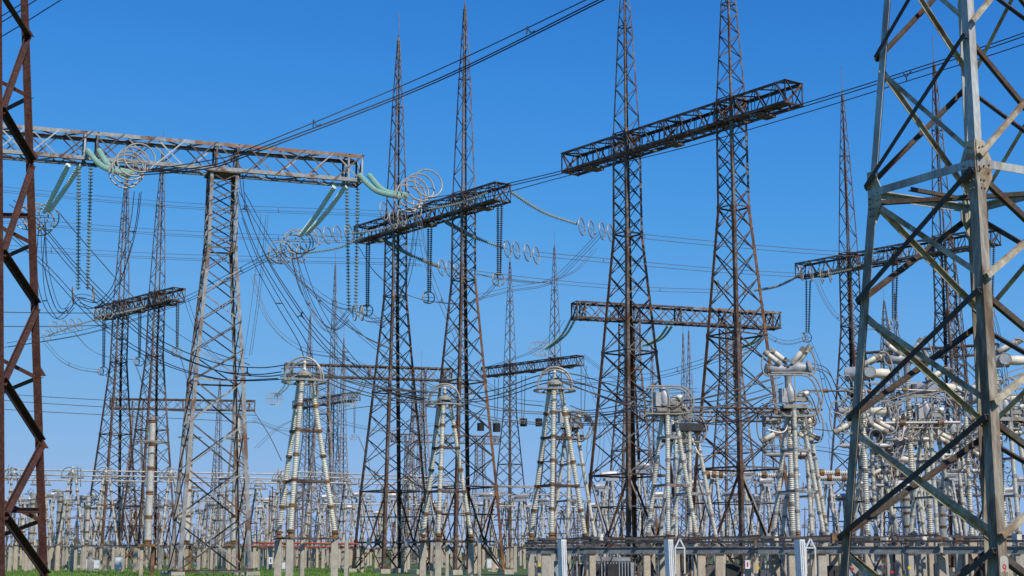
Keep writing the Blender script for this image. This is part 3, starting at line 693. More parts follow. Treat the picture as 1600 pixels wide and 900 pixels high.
# falling conductors to the tripods
bundle('three dark lines sagging from the lower left corona rings to the first tripod', [(20, 318, 117), (62, 352, 114), (112, 412, 108), (168, 470, 104), (240, 532, 98), (330, 572, 92), (400, 582, 88), (446, 578, 85)], 3, .032, .5, 'cable', 3)
bundle('three dark lines dropping steeply right past the grey galvanised tower', [(374, 262, 122), (380, 318, 118), (410, 395, 112), (450, 462, 107), (500, 530, 103), (560, 583, 101), (620, 612, 100), (668, 622, 98)], 3, .032, .55, 'cable', 3)
bundle('three dark jumper lines hanging below the upper left ring cluster', [(216, 300, 112), (210, 350, 112), (196, 405, 112), (178, 452, 112), (150, 478, 113), (120, 470, 116)], 3, .032, .5, 'cable', 2)
bundle('dark jumper loop under the long hanging strings at left', [(68, 355, 121), (72, 420, 121), (88, 478, 121), (104, 485, 121), (122, 464, 121), (150, 470, 119), (172, 488, 117)], 3, .026, .35, 'cable', 1)
bundle('twin lines running from the middle ring cluster down left behind the grey tower', [(452, 385, 142), (405, 408, 155), (340, 442, 170), (290, 468, 182), (200, 500, 195), (120, 522, 205), (10, 540, 215)], 3, .035, .7, 'cable', 2)
bundle('dark jumper lines from the middle corona rings to below the long right strings', [(461, 392, 134), (470, 440, 133), (490, 490, 132), (512, 516, 131), (530, 505, 130), (548, 486, 129), (575, 500, 128), (600, 498, 127), (620, 480, 126), (640, 420, 122), (652, 335, 119)], 3, .026, .35, 'cable_grey', 3)
bundle('jumper lines falling right from the small rings to the thin crossbeam', [(440, 400, 160), (475, 440, 158), (520, 474, 156), (572, 489, 154), (600, 510, 150)], 3, .028, .5, 'cable_grey', 1)
bundle('two pale lines dropping straight behind the small ring group', [(414, 335, 190), (408, 400, 190), (400, 470, 190), (388, 555, 190)], 3, .03, .9, 'cable_grey', 1)
bundle('jumper lines behind the centre-left towers hanging to the ring', [(560, 385, 150), (590, 430, 150), (640, 462, 150), (700, 474, 148), (745, 470, 147), (778, 440, 146)], 2, .03, .5, 'cable_grey', 1)
bundle('lines from the right hanging string sweeping up to the small rings', [(745, 465, 145), (800, 452, 145), (860, 440, 145), (905, 400, 144), (936, 366, 143)], 3, .025, .45, 'cable_grey', 1)
bundle('pale lines crossing between ring at centre and the left big tower', [(745, 428, 147), (790, 437, 147), (850, 441, 147), (900, 422, 150), (930, 388, 152)], 2, .025, .5, 'cable_grey', 1)
bundle('lines falling from the rings under the crossbeam to the second tripod', [(655, 340, 118), (665, 400, 114), (690, 470, 110), (712, 520, 106), (728, 560, 100)], 3, .024, .4, 'cable_grey', 1)
# long distant lines
DL = 'thin distant lines across the left sky'
for i, (lb, ya, yb, sag) in enumerate((('highest', 296, 334, 6), ('middle', 345, 377, 4), ('lowest', 389, 409, 3))):
    bundle(f'{lb} group of thin distant lines across the left sky behind the grey tower', [(-40, ya - 4, 215), (280, (ya + yb) / 2 + sag, 212), (600, yb, 205), (660, yb + 3, 204)], 3, .03, .75, 'cable_grey', 3, DL)
for i, (lb, ya, yb) in enumerate((('highest', 487, 489), ('middle', 510, 508), ('lowest', 613, 626))):
    bundle(f'{lb} short run of thin lines left of the small left crossbeam', [(-30, ya, 240), (80, (ya + yb) / 2 + 1, 235), (178, yb, 230)], 2, .035, .5, 'cable_grey', 1)
for lb, ya, yb in (('upper', 625, 637), ('lower', 640, 648)):
    bundle(f'{lb} pair of faint far lines at the left edge near the small crossbeam tower', [(-30, ya - 3, 300), (80, (ya + yb) / 2, 300), (400, yb + 12, 300)], 2, .04, .7, 'cable_grey', 1)
bundle('twin thin lines from the upper rings running right to the crossbeam behind grey tower', [(955, 364, 142), (1100, 379, 146), (1280, 394, 152), (1420, 400, 156)], 2, .03, .42, 'cable_grey', 3, orient='v')
bundle('twin thin lines from the middle rings running right to the crossbeam end', [(838, 397, 146), (1000, 412, 152), (1130, 423, 160), (1250, 430, 166)], 2, .03, .4, 'cable_grey', 2, orient='v')
bundle('twin thin lines from the lower rings running right behind the big towers', [(712, 422, 158), (850, 439, 164), (1000, 451, 172), (1122, 455, 176)], 2, .03, .4, 'cable_grey', 2, orient='v')
bundle('faint lines rising right between the two big towers', [(900, 598, 190), (1020, 588, 180), (1100, 566, 172), (1180, 540, 165)], 3, .03, .7, 'cable_grey', 1)
bundle('lines sagging from the big tower to the ring under the grey tower crossbeam', [(1180, 500, 160), (1200, 525, 160), (1230, 536, 160), (1263, 528, 160)], 3, .025, .4, 'cable_grey', 1)
bundle('jumper lines falling from the crossbeam past the thin tower at right', [(1275, 436, 160), (1290, 470, 160), (1310, 496, 160), (1345, 512, 160), (1397, 510, 160)], 3, .025, .4, 'cable_grey', 1)
bundle('pale lines dropping from the hanging string to the first breaker head', [(1265, 532, 150), (1280, 570, 120), (1292, 620, 100), (1304, 652, 88)], 2, .022, .25, 'cable', 1)
bundle('lines dropping from the middle hanging string to the second breaker head', [(1399, 512, 150), (1405, 530, 120), (1412, 546, 92)], 2, .022, .25, 'cable')
bundle('lines dropping from the right hanging string past the grey tower front leg', [(1553, 490, 140), (1562, 530, 120), (1570, 580, 100), (1576, 640, 88)], 3, .022, .3, 'cable')
bundle('long faint lines above the distant crossbeam with wave traps', [(660, 612, 250), (760, 575, 230), (840, 545, 220), (880, 500, 210)], 2, .03, .6, 'cable_grey')
bundle('loose lines hanging from small left crossbeam rings to hanging string', [(70, 535, 200), (95, 562, 200), (125, 576, 200), (160, 581, 200)], 3, .025, .4, 'cable_grey', 1)
bundle('loose lines from the left rings sweeping to the middle hanging string', [(115, 518, 200), (140, 545, 200), (170, 558, 200), (217, 562, 200)], 2, .025, .4, 'cable_grey', 1)
for k, (lb, pts, n_) in enumerate((
    ('dark lines dropping from the middle corona rings to the second tripod', [(466, 396, 133), (492, 470, 122), (540, 550, 112), (600, 605, 104), (668, 624, 99)], 2),
    ('dark lines falling close beside the grey tower towards the first tripod', [(374, 340, 126), (396, 400, 120), (436, 474, 110), (470, 530, 98), (482, 560, 88)], 2),
    ('dark double line crossing down behind the small left crossbeam', [(90, 330, 150), (150, 400, 150), (215, 470, 150), (300, 535, 150), (390, 570, 150)], 2),
    ('dark double line falling from the grey tower top towards the middle dark tower', [(378, 300, 124), (430, 390, 120), (500, 470, 118), (560, 520, 116), (610, 545, 116)], 2),
    ('dark jumper lines hanging left of the long right strings', [(455, 400, 136), (470, 455, 136), (500, 500, 136), (525, 515, 136), (545, 500, 136)], 2),
    ('slack grey lines looping low behind the small ring group', [(395, 430, 190), (420, 500, 188), (470, 545, 186), (540, 560, 184), (600, 590, 182)], 3),
    ('slack grey lines between the grey tower and the small left crossbeam', [(290, 465, 185), (310, 520, 190), (340, 560, 195), (385, 560, 200)], 2),
    ('thin lines sagging under the farthest small crossbeam', [(395, 655, 260), (450, 672, 265), (520, 660, 270), (600, 672, 275), (700, 660, 280)], 3),
    ('lowest dark line pair sagging from the far left to the first tripod', [(0, 352, 116), (70, 415, 112), (150, 500, 106), (240, 560, 98), (340, 592, 91), (440, 592, 86)], 2),
    ('dark jumper lines falling from the lower left rings', [(66, 350, 120), (62, 420, 121), (70, 470, 122), (90, 498, 123), (112, 480, 122)], 2),
    ('slack lines hanging between the thin crossbeam and the left centre tower', [(520, 470, 150), (560, 520, 148), (610, 560, 140), (660, 596, 130), (700, 612, 120)], 2),
    ('slack grey lines crossing low between the first and second tripods', [(400, 700, 180), (450, 660, 185), (540, 640, 190), (640, 628, 190)], 2),
    ('slack grey lines crossing between second tripod and wave traps', [(700, 560, 180), (760, 600, 175), (800, 625, 170), (850, 632, 165)], 3),
    ('thin lines fanning out right of the third tripod', [(905, 560, 200), (930, 620, 195), (960, 700, 190)], 3),
    ('thin lines crossing behind the right big tower', [(1060, 690, 190), (1150, 700, 185), (1260, 700, 180), (1340, 712, 175)], 3),
    ('grey lines sagging from the distant crossbeam to the big tower', [(912, 556, 240), (960, 590, 225), (1020, 612, 210), (1090, 610, 200)], 3),
    ('grey lines sagging across the middle of the left big tower', [(900, 668, 170), (960, 650, 160), (1030, 652, 150), (1100, 668, 140)], 2),
    ('thin lines sloping behind the first breaker to the grey tower', [(1100, 600, 150), (1180, 640, 150), (1260, 668, 150), (1340, 676, 150)], 2))):
    bundle(lb, pts, n_, .028 if pts[0][2] > 130 else .03, .5, 'cable' if 'dark' in lb else 'cable_grey', 1)
rd = random.Random(5)
for k, (xa, ya, xb, yb) in enumerate(((212, 570, 235, 655), (165, 585, 205, 650), (280, 552, 300, 640), (470, 640, 455, 700), (560, 682, 575, 735), (925, 660, 905, 760), (940, 655, 935, 735), (1290, 660, 1300, 720), (395, 640, 440, 720), (400, 660, 470, 690))):
    bundle(('dropper wires below the small crossbeam by the tall white column', 'dropper wires left of the small crossbeam tower', 'dropper wires beside the grey tower mid height', 'dropper wires left leg of first tripod',
            'dropper wires right of the first tripod', 'dropper wires left of the third big tower', 'dropper wires beside the right wave trap', 'dropper wires right of the first breaker',
            'dropper wires right of the grey tower lower half', 'slack wires between the grey tower and the first tripod')[k], [(xa, ya, 190), ((xa + xb) / 2 + 3, (ya + yb) / 2, 190), (xb, yb, 190)], 2, .03, .5, 'cable_grey')

# ------------------------------------------------------------------ insulator tripods
def seg_mesh(name, r0, r1, L, sheds, m, nseg=10):
    prof = [(r0, 0)]
    for k in range(sheds):
        t = (k + .5) / sheds; e = .5 / sheds
        prof += [(r0, t - e * .75), (r1, t - e * .15), (r1 * .97, t + e * .1), (r0, t + e * .3)]
    prof.append((r0, 1)); me = Geo().lathe(prof, (0, 0, 0), (0, 0, 1), nseg).mesh(name, m, True); return me
SEG = seg_mesh('insulator_shed_stack', .112, .145, 1, 12, 'porcelain')
SEG_F = seg_mesh('insulator_shed_stack_far', .10, .135, 1, 8, 'porcelain_far', 6)
FL = Geo().lathe([(.1, 0), (.17, .1), (.17, .4), (.12, .5), (.17, .6), (.17, .9), (.1, 1)], (0, 0, 0), (0, 0, 1), 10).mesh('flange_collar', 'flange', False)
def zmat(a, b, s=1.):
    d = (b - a); L = d.length; q = d.to_track_quat('Z', 'Y').to_matrix(); sc = Matrix.Diagonal((s, s, L)); m = (q @ sc).to_4x4(); m.translation = a; return m
def columns(t, feet, tops, nseg, frames=(), seg=None, scale=1., fl=.17, framem='rust', single=True, fm=None):
    seg = seg or SEG; fm = fm or FL
    for a, b in zip(feet, tops):
        d = (b - a).normalized(); L = (b - a).length; sl_ = L / nseg
        if single:
            for k in range(nseg):
                p0 = a + d * (k * sl_ + fl / 2); p1 = a + d * ((k + 1) * sl_ - fl / 2); put('insulator', seg, t, zmat(p0, p1, scale))
            for k in range(nseg + 1):
                p0 = a + d * (k * sl_ - fl / 2); put('flange', fm, t, zmat(p0, p0 + d * fl, scale))
        else:
            put('insulator_column', seg, t, zmat(a, b, scale))
    n = len(feet)
    for k in frames:
        ps = [a.lerp(b, k / nseg) for a, b in zip(feet, tops)]; g = Geo()
        for i in range(n): g.bar(ps[i], ps[(i + 1) % n], .09, .12)
        g.build('tie_frame', framem, t)
def cage(t, z, Rr, rad=.058, h=1.3, rz=0):
    Geo().torus((0, 0, z), (0, 0, 1), Rr, rad, 32, 6).build('corona_ring', 'ring', t, smooth=True)
    ra = Rr * .82
    for s in (-1, 1):
        yy = s * Rr * .52; pts = [(ra * math.cos(R(a_)), yy, z + .02 + h * (abs(math.sin(R(a_))) ** .8)) for a_ in range(0, 181, 12)]
        Geo().tube(pts, rad, 6).build('arch', 'ring', t, smooth=True)
    g = Geo()
    for a_ in range(4): g.bar((Rr * math.cos(a_ * 1.57 + .6), Rr * math.sin(a_ * 1.57 + .6), z), (.3 * math.cos(a_ * 1.57 + .6), .3 * math.sin(a_ * 1.57 + .6), z + .45), .05)
    g.build('strut', 'ring', t)
    Geo().lathe([(.42, 0), (.5, .1), (.5, .5), (.3, 1)], (0, 0, z + .3), (0, 0, z + .62), 12).build('cap_plate', 'ring', t)
    Geo().lathe([(.12, 0), (.07, .3), (.07, .6), (.13, .8), (.05, 1)], (0, 0, z + .62), (0, 0, z + 1.2), 8).build('terminal', 'cream', t)
def cpost(t, x, y, h, w=.3, m='concrete', d=None, z0=0):
    g = Geo(); d = d or w; b = .012 + w * .06; tp = .97
    vs = []
    for z, k in ((z0, 1.06), (z0 + h, tp)):
        for cx, cy in ((-1, -1), (1, -1), (1, 1), (-1, 1)):
            for e in ((0, 1), (1, 0)) if cx * cy > 0 else ((1, 0), (0, 1)):
                vs.append((x + cx * (w / 2 - b * e[0]) * k, y + cy * (d / 2 - b * e[1]) * k, z))
    g._add(vs, [tuple(reversed(range(8))), tuple(range(8, 16))] + [(i, (i + 1) % 8, 8 + (i + 1) % 8, 8 + i) for i in range(8)])
    return g.build('concrete_post', m, t)
def tri(Rr, th0): return [Vector((Rr * math.cos(R(th0 + k)), Rr * math.sin(R(th0 + k)), 0)) for k in (0, 116, 240)]
FL2 = Geo().lathe([(.1, 0), (.15, .1), (.15, .45), (.12, .5), (.15, .6), (.15, .9), (.1, 1)], (0, 0, 0), (0, 0, 1), 10).mesh('flange_collar_grey', 'flange_grey', False)
def tripod(label, q, th0, Rb, zb, zt, nseg, head, frames=(2, 4), rt=.42, seg=None, scale=1., group=None, posts=True, headrot=R(-22), pw=.38):
    t = thing('insulator_tripod', label, 'insulator tripod', q, 0, group)
    f = [v + Vector((0, 0, zb + .45)) for v in tri(Rb, th0)]; tp = [v + Vector((0, 0, zt)) for v in tri(rt, th0)]
    columns(t, f, tp, nseg, frames, seg, scale * (1.14 if head == 'cage' else .98), fm=FL if head == 'cage' else FL2, framem='rust' if head == 'cage' else 'galv')
    if posts:
        for v in tri(Rb, th0): cpost(t, v.x, v.y, zb, pw, 'concrete')
        for v in tri(Rb, th0) if head == 'cage' else []: cpost(t, v.x + .5, v.y + 1.35, zb, pw * .55, 'concrete')
    g = Geo(); pp = [v + Vector((0, 0, zb + .1)) for v in tri(Rb * 1.08, th0)]
    for i in range(3): g.bar(pp[i], pp[(i + 1) % 3], .3, .09)
    g.build('base_frame', 'rust', t)
    for v in tri(Rb, th0): Geo().lathe([(.26, 0), (.26, .3), (.12, .5), (.12, 1)], v + Vector((0, 0, zb + .17)), v + Vector((0, 0, zb + .42)), 8).build('foot_bracket', 'flange', t)
    if head == 'cage': cage(t, zt - .05, 1.22)
    return t
gT = 'tall three-legged porcelain insulator tripods'
T1 = tripod('first tall porcelain tripod with domed ring cage, right of the grey galvanised tower', G(469, 85), 21, 1.92, 2.42, 11.15, 6, 'cage', group=gT)
T2 = tripod('second tall porcelain tripod with domed ring cage, in front of the middle rusty legs', G(693, 98), 22, 1.84, 2.4, 11.1, 6, 'cage', group=gT)
T3 = tripod('third tall porcelain tripod with domed ring cage, right of the black wave traps', G(868, 90), 22, 1.88, 2.35, 11.2, 6, 'cage', group=gT)
def loops(t, z, L=2.2, h=1.5, yo=.55, open_right=True):
    for s in (-1, 1):
        pts = [(-L / 2, s * yo, z + h), (L * .2, s * yo, z + h), (L * .42, s * yo, z + h * .9), (L * .55, s * yo, z + h * .62), (L * .58, s * yo, z + h * .4), (L * .5, s * yo, z + h * .12), (L * .3, s * yo, z), (-L / 2, s * yo, z)]
        Geo().tube(crom([Vector(p) for p in pts], 5), .05, 6).build('corona_loop', 'ring', t, smooth=True)
    g = Geo()
    for x_ in (-L * .4, 0): g.bar((x_, -yo, z + h), (x_, -yo, z), .05); g.bar((x_, -yo, z + h * .5), (x_, yo, z + h * .5), .05)
    g.build('loop_stay', 'ring', t)
def head_gear(t, z, s=1.):
    g = Geo(); g.box((0, 0, z + .12), (1.3 * s, 1.1 * s, .2)); g.box((.25, -.2, z + .5), (.9 * s, .5, .22)); g.build('head_plate', 'flange_grey', t)
    Geo().lathe([(.16, 0), (.3, .1), (.3, .55), (.2, .8), (.1, 1)], (-.1, -.2, z + .3), (-.3, -.25, z + 1.35), 10).build('housing', 'tank', t, smooth=True)
    Geo().box((-.55, -.3, z + .7), (.55, .3, .75), .5).build('gear_box', 'tank', t)
    Geo().lathe([(.12, 0), (.15, .1), (.15, .9), (.1, 1)], (.2, -.3, z + .7), (.75, -.35, z + .85), 8).build('contact_tube', 'porcelain_white', t, smooth=True)
    for x_ in (-.15, .45): Geo().tube(crom([Vector((x_, -.4, z + .3)), Vector((x_ + .4, -.5, z + .9)), Vector((x_ + .8, -.5, z + .6)), Vector((x_ + .9, -.4, z + .2))], 5), .035, 5).build('lead', 'ring', t, smooth=True)
T3b = tripod('porcelain tripod with side corona loops standing just behind the third caged tripod', G(893, 103), 20, 1.7, 2.3, 10.0, 6, None); loops(T3b, 9.3, 2.6, 1.8); head_gear(T3b, 10)
T4 = tripod('front porcelain tripod with grey head gear between the two big rusty towers', G(1048, 84), 20, 1.55, 2.3, 9.25, 5, None); loops(T4, 9.2, 2.3, 1.5); head_gear(T4, 9.3)
T4b = tripod('rear porcelain tripod with dark box head between the two big rusty towers', G(1082, 94), 20, 1.6, 2.3, 9.1, 5, None); loops(T4b, 8.4, 1.6, 1.6)
Geo().box((0, 0, 9.3), (2.0, 1.2, .45), .1).build('dark_box', 'dark', T4b)
T4c = tripod('farther porcelain tripod just left of the rear tripod between the big towers', G(1060, 108), 20, 1.6, 2.3, 9.6, 5, None); head_gear(T4c, 9.6, .8)

# breakers -----------------------------------------------------------
def tubes_pair(t, c, d, L, r=.16):
    d = Vector(d).normalized(); side = d.cross(Vector((0, 0, 1))).normalized() * .2
    side = Vector((.28, .2, .1))
    for s in (-.5, .5):
        a = Vector(c) + side * s * 1.5; b = a + d * L
        Geo().lathe([(r * .6, 0), (r, .06), (r, .94), (r * .6, 1)], a, b, 12).build('resistor_tube', 'cream', t, smooth=True)
        Geo().lathe([(r * 1.15, 0), (r * 1.15, 1)], a - d * .08, a + d * .2, 12).build('tube_cap', 'flange_grey', t)
        Geo().lathe([(r * 1.15, 0), (r * 1.15, 1)], b - d * .2, b + d * .08, 12).build('tube_cap', 'flange_grey', t)
def flange_disc(t, c, d, r=.5):
    c = Vector(c); d = Vector(d).normalized(); Geo().lathe([(r, 0), (r, 1)], c, c + d * .07, 18).build('end_flange', 'flange', t)
    Geo().lathe([(r * .86, 0), (r * .84, 1)], c + d * .072, c + d * .1, 18).build('end_cover', 'paint_grey', t)
def head_Y(t, z, s=1.):      # two tanks with tilted resistor pairs
    Geo().lathe([(.2, 0), (.2, .8), (.3, 1)], (0, 0, z), (0, 0, z + .9 * s), 12).build('neck', 'tank', t, smooth=True)
    zc = z + 1.25 * s
    Geo().lathe([(.1, 0), (.27, .06), (.30, .28), (.2, .42), (.3, .56), (.40, .70), (.28, .82), (.36, .95), (.2, 1)], (-1.15 * s, 0, zc - .1), (1.35 * s, -.15, zc), 14).build('breaker_tank', 'tank', t, smooth=True)
    flange_disc(t, (-1.16 * s, 0, zc - .1), (-1, -.1, 0), .36)
    Geo().lathe([(.45, 0), (.45, 1)], (1.1 * s, -.14, zc - .01), (1.18 * s, -.15, zc), 16).build('end_flange', 'flange_grey', t)
    tubes_pair(t, (-.3 * s, -.1, zc + .3), (-.8, 0, .65), 1.0 * s, .15 * s); tubes_pair(t, (.45 * s, -.1, zc + .35), (.6, -.1, .75), 1.0 * s, .15 * s)
    for sg, x1, z1 in ((-1, -1.15, .95), (1, 1.05, 1.05)):
        pts = [(sg * .9 * s, -.3, zc + z1 * .95), (sg * 1.25 * s, -.3, zc + z1 * .9), (sg * 1.5 * s, -.3, zc + .35), (sg * 1.42 * s, -.3, zc - .3), (sg * 1.1 * s, -.3, zc - .5)]
        Geo().tube(crom([Vector(p) for p in pts], 6), .05, 6).build('corona_loop', 'ring', t, smooth=True)
    g = Geo()
    for k in range(5): g.box((-.1 + .1 * math.cos(k * 2.1), -.3, zc + .1 + .1 * k), (.12, .12, .12), k)
    g.build('valve_block', 'galv_dark', t)
def head_T(t, z, s=1., sg=1):      # one horizontal tank, flange disc facing the camera, cream bushing at one side
    zc = z + .45 * s
    Geo().lathe([(.3, 0), (.40, .05), (.40, .95), (.3, 1)], (-.95 * s, .5, zc), (.5 * s, -.1, zc), 18).build('breaker_tank', 'tank', t, smooth=True)
    flange_disc(t, (.46 * s * sg, -.42, zc), (-.25, -1, .1), .42 * s)
    Geo().lathe([(.2, 0), (.24, .05), (.28, .5), (.24, .9), (.1, 1)], (.75 * s * sg, 0, zc), (2.0 * s * sg, 0, zc), 14).build('bushing', 'cream', t, smooth=True)
    Geo().lathe([(.4, 0), (.4, 1)], (.7 * s * sg, 0, zc), (.82 * s * sg, 0, zc), 14).build('bushing_flange', 'flange_grey', t)
    tubes_pair(t, (.4 * s * sg, -.1, zc + .55), (.88 * sg, 0, .5), 1.15 * s, .17 * s)
    pts = [(1.3 * s * sg, -.1, zc + 1.2), (1.8 * s * sg, -.1, zc + 1.1), (2.1 * s * sg, -.1, zc + .5), (2.0 * s * sg, -.1, zc)]
    Geo().tube(crom([Vector(p) for p in pts], 6), .05, 6).build('corona_loop', 'ring', t, smooth=True)
def breaker(label, q, zh, kind, s=1., sg=1, ncol=1, low=True, group='air-blast circuit breakers'):
    t = thing('circuit_breaker', label, 'circuit breaker', q, 0, group)
    zb = 2.6
    n = 5
    f = [Vector((0, 0, zb + .2))]; tp = [Vector((0, 0, zh))]
    for k in range(n):
        p0 = Vector((0, 0, zb + .2 + (zh - zb - .2) * k / n + .12)); p1 = Vector((0, 0, zb + .2 + (zh - zb - .2) * (k + 1) / n - .12)); put('insulator', SEG, t, zmat(p0, p1, 1.2))
        put('flange', FL2, t, zmat(p0 - Vector((0, 0, .22)), p0, 1.2))
    (head_Y if kind == 'Y' else head_T)(t, zh, s, *([sg] if kind == 'T' else []))
    tangle(t, zh - .9, int(zh * 100), 8, 1.7); tangle(t, zh - 2.6, int(zh * 10), 6, 1.5)
    if low:
        zl_ = zh - 1.7
        for sg2 in (-1, 1):
            Geo().lathe([(.15, 0), (.2, .05), (.24, .5), (.2, .92), (.08, 1)], (.4 * sg2, .1, zl_), (1.55 * sg2, .1, zl_), 12).build('bushing', 'cream' if sg2 > 0 else 'tank', t, smooth=True)
            Geo().lathe([(.36, 0), (.36, 1)], (1.35 * sg2, .1, zl_), (1.43 * sg2, .1, zl_), 14).build('bushing_flange', 'flange_grey', t)
            tubes_pair(t, (.5 * sg2, -.1, zl_ - .6), (1.0 * sg2, 0, -.55), 1.0, .14)
            pts = [(.9 * sg2, -.2, zl_ + .5), (1.6 * sg2, -.2, zl_ + .45), (1.85 * sg2, -.2, zl_ - .2), (1.7 * sg2, -.2, zl_ - 1.1), (1.1 * sg2, -.2, zl_ - 1.3)]
            Geo().tube(crom([Vector(p) for p in pts], 6), .045, 6).build('corona_loop', 'ring', t, smooth=True)
        Geo().lathe([(.05, 0), (.14, .1), (.14, .9), (.05, 1)], (-1.4, 0, zl_ - 1.9), (1.4, 0, zl_ - 1.9), 8).build('grading_bar', 'tube', t, smooth=True)
    cpost(t, 0, 0, zb, .5, 'concrete_warm')
    return t
def tangle(t, z, seed, n=6, R_=1.5):
    rr = random.Random(seed)
    for k in range(n):
        a0 = rr.uniform(0, 6.28); p = Vector((rr.uniform(-.5, .5), rr.uniform(-.4, .2), z + rr.uniform(-.6, .6))); q = Vector((R_ * math.cos(a0), -.3 + .5 * math.sin(a0), z + rr.uniform(-1.6, .9)))
        mid = (p + q) / 2 + Vector((rr.uniform(-.3, .3), -.2, rr.uniform(-.9, .9)))
        Geo().tube(crom([p, mid, q], 7), rr.choice((.025, .035, .045)), 5).build('lead', rr.choice(['ring', 'cable_grey', 'tube', 'ring']), t, smooth=True)
    for k in range(n // 2):
        c = Vector((rr.uniform(-1.1, 1.1), -.35, z + rr.uniform(-1.2, .5)))
        Geo().torus(c, (rr.uniform(-.6, .6), -1, rr.uniform(-.3, .3)), rr.uniform(.25, .42), .035, 16, 5).build('corona_ring', 'ring', t, smooth=True)
    g = Geo()
    for k in range(5): g.box((rr.uniform(-.9, .9), rr.uniform(-.4, .4), z + rr.uniform(-.5, .4)), (rr.uniform(.1, .3),) * 2 + (rr.uniform(.1, .35),), rr.random())
    g.build('fittings', 'galv_dark', t, kind='stuff')
for k_, (t_, z_) in enumerate(((T3b, 9.9), (T4, 9.7), (T4b, 9.2), (T4c, 9.8))): tangle(t_, z_, k_)
T5 = tripod('porcelain tripod standing under the first breaker head right of the big rusty towers', G(1248, 82), 20, 1.55, 2.3, 9.3, 6, None); loops(T5, 8.9, 2.5, 2.3, .5); head_gear(T5, 9.3)
T5b = tripod('rear porcelain tripod behind the first breaker column', G(1262, 92), 30, 1.6, 2.3, 9.6, 6, None)
T6 = tripod('porcelain tripod left of the front leg of the large grey tower', G(1368, 92), 20, 1.5, 2.3, 8.8, 6, None); head_gear(T6, 8.8)
T7 = tripod('porcelain tripod behind the crossing braces of the grey tower', G(1462, 86), 20, 1.5, 2.3, 8.8, 6, None); loops(T7, 8.6, 2.2, 1.8); head_gear(T7, 8.8)
T8 = tripod('porcelain tripod right of the grey tower front leg at the photo edge', G(1588, 84), 20, 1.5, 2.3, 8.8, 6, None); loops(T8, 8.4, 2.0, 1.8); head_gear(T8, 8.8)
T9 = tripod('farther porcelain tripod between the grey tower legs', G(1425, 108), 40, 1.6, 2.3, 9.2, 6, None); head_gear(T9, 9.2)
T10 = tripod('farther porcelain tripod just left of the grey tower front leg', G(1500, 104), 30, 1.6, 2.3, 9.4, 6, None); head_gear(T10, 9.4)
breaker('leftmost breaker with twin tilted cream tubes on top, left of the grey tower', G(1240, 86), 10.75, 'Y')
breaker('breaker with twin tilted cream tubes behind the crossing braces of the grey tower', G(1430, 90), 11.9, 'Y', .95)
breaker('breaker with grey drum and cream bushing just right of the grey tower left leg', G(1357, 84), 11.1, 'T', .8)
breaker('breaker with grey drum partly behind the descending braces, left of the front leg', G(1456, 92), 11.1, 'T', .95)
breaker('breaker with grey drum and cream bushing at the right edge', G(1572, 84), 11.8, 'T', .85)
breaker('lower breaker behind the front leg of the grey tower', G(1520, 100), 10.6, 'Y', .9)
breaker('far breaker between the grey tower left leg and the first breaker', G(1400, 112), 10.2, 'T', .9)

# corona discs on the far left leg etc: small ring stacks on thin tower
for k_, (t_, z_) in enumerate(((T5, 9.5), (T6, 9), (T7, 9), (T8, 9), (T9, 9.3), (T10, 9.5))): tangle(t_, z_, k_ + 20, 8)
# flexible tube connections between tripod heads
def sagline(label, pts, n, r, sp, m='cable_grey', spac=0): return bundle(label, pts, n, r, sp, m, spac, cat='cable')
sagline('three cables sagging from the first caged tripod to the second', [(440, 583, 85), (492, 582, 86), (540, 602, 88), (600, 618, 92), (650, 624, 96), (692, 624, 98)], 3, .035, .45)
sagline('second set of cables just below, between the first and second caged tripods', [(480, 582, 85), (530, 590, 88), (600, 606, 92), (690, 614, 98)], 2, .03, .4)
sagline('three cables sagging from the second caged tripod to the third', [(692, 622, 98), (740, 622, 97), (790, 612, 94), (835, 596, 91), (866, 590, 90)], 3, .035, .5)
sagline('three cables sagging low from the second caged tripod past the third', [(700, 628, 100), (760, 645, 102), (820, 653, 103), (880, 655, 103), (960, 654, 100), (1040, 640, 90)], 4, .03, .7)
sagline('cables falling right from the third caged tripod towards the grey head gear', [(866, 588, 90), (905, 594, 90), (960, 610, 88), (1020, 624, 86), (1060, 630, 84)], 3, .035, .5)
sagline('lower cables falling right from the third caged tripod', [(866, 592, 90), (920, 612, 90), (980, 632, 88), (1040, 640, 86)], 2, .035, .4)
sagline('cables rising from the grey head gear to the first breaker', [(1050, 628, 84), (1100, 622, 84), (1160, 606, 84), (1215, 590, 85)], 2, .035, .5)
sagline('lower cables linking the grey head gear and the first breaker', [(1050, 636, 84), (1110, 634, 84), (1170, 622, 84), (1225, 605, 85)], 3, .033, .4)
sagline('deep sagging cables between the rear tripod and the first breaker', [(1085, 655, 90), (1120, 658, 88), (1160, 650, 87), (1200, 628, 86), (1225, 630, 86)], 3, .03, .45)
sagline('cables running left from the grey head gear behind the left big tower', [(1035, 627, 86), (1000, 630, 90), (960, 642, 95), (915, 648, 100), (890, 640, 103)], 3, .033, .5)
sagline('cables looping from the first breaker to the grey tower left leg', [(1262, 572, 86), (1290, 580, 86), (1306, 610, 87), (1320, 640, 88), (1350, 648, 86)], 3, .028, .3)
sagline('cables looping from the second breaker to the front leg', [(1450, 545, 90), (1480, 550, 90), (1510, 570, 92), (1540, 600, 95)], 3, .028, .3)
sagline('pale looping cables at the right edge beside the front leg', [(1548, 610, 84), (1570, 592, 84), (1600, 580, 84), (1640, 575, 84)], 3, .03, .35, 'ring')
sagline('pale looping cables under the grey drum at right', [(1330, 665, 84), (1370, 640, 84), (1420, 620, 84), (1470, 610, 86)], 3, .028, .3, 'ring')
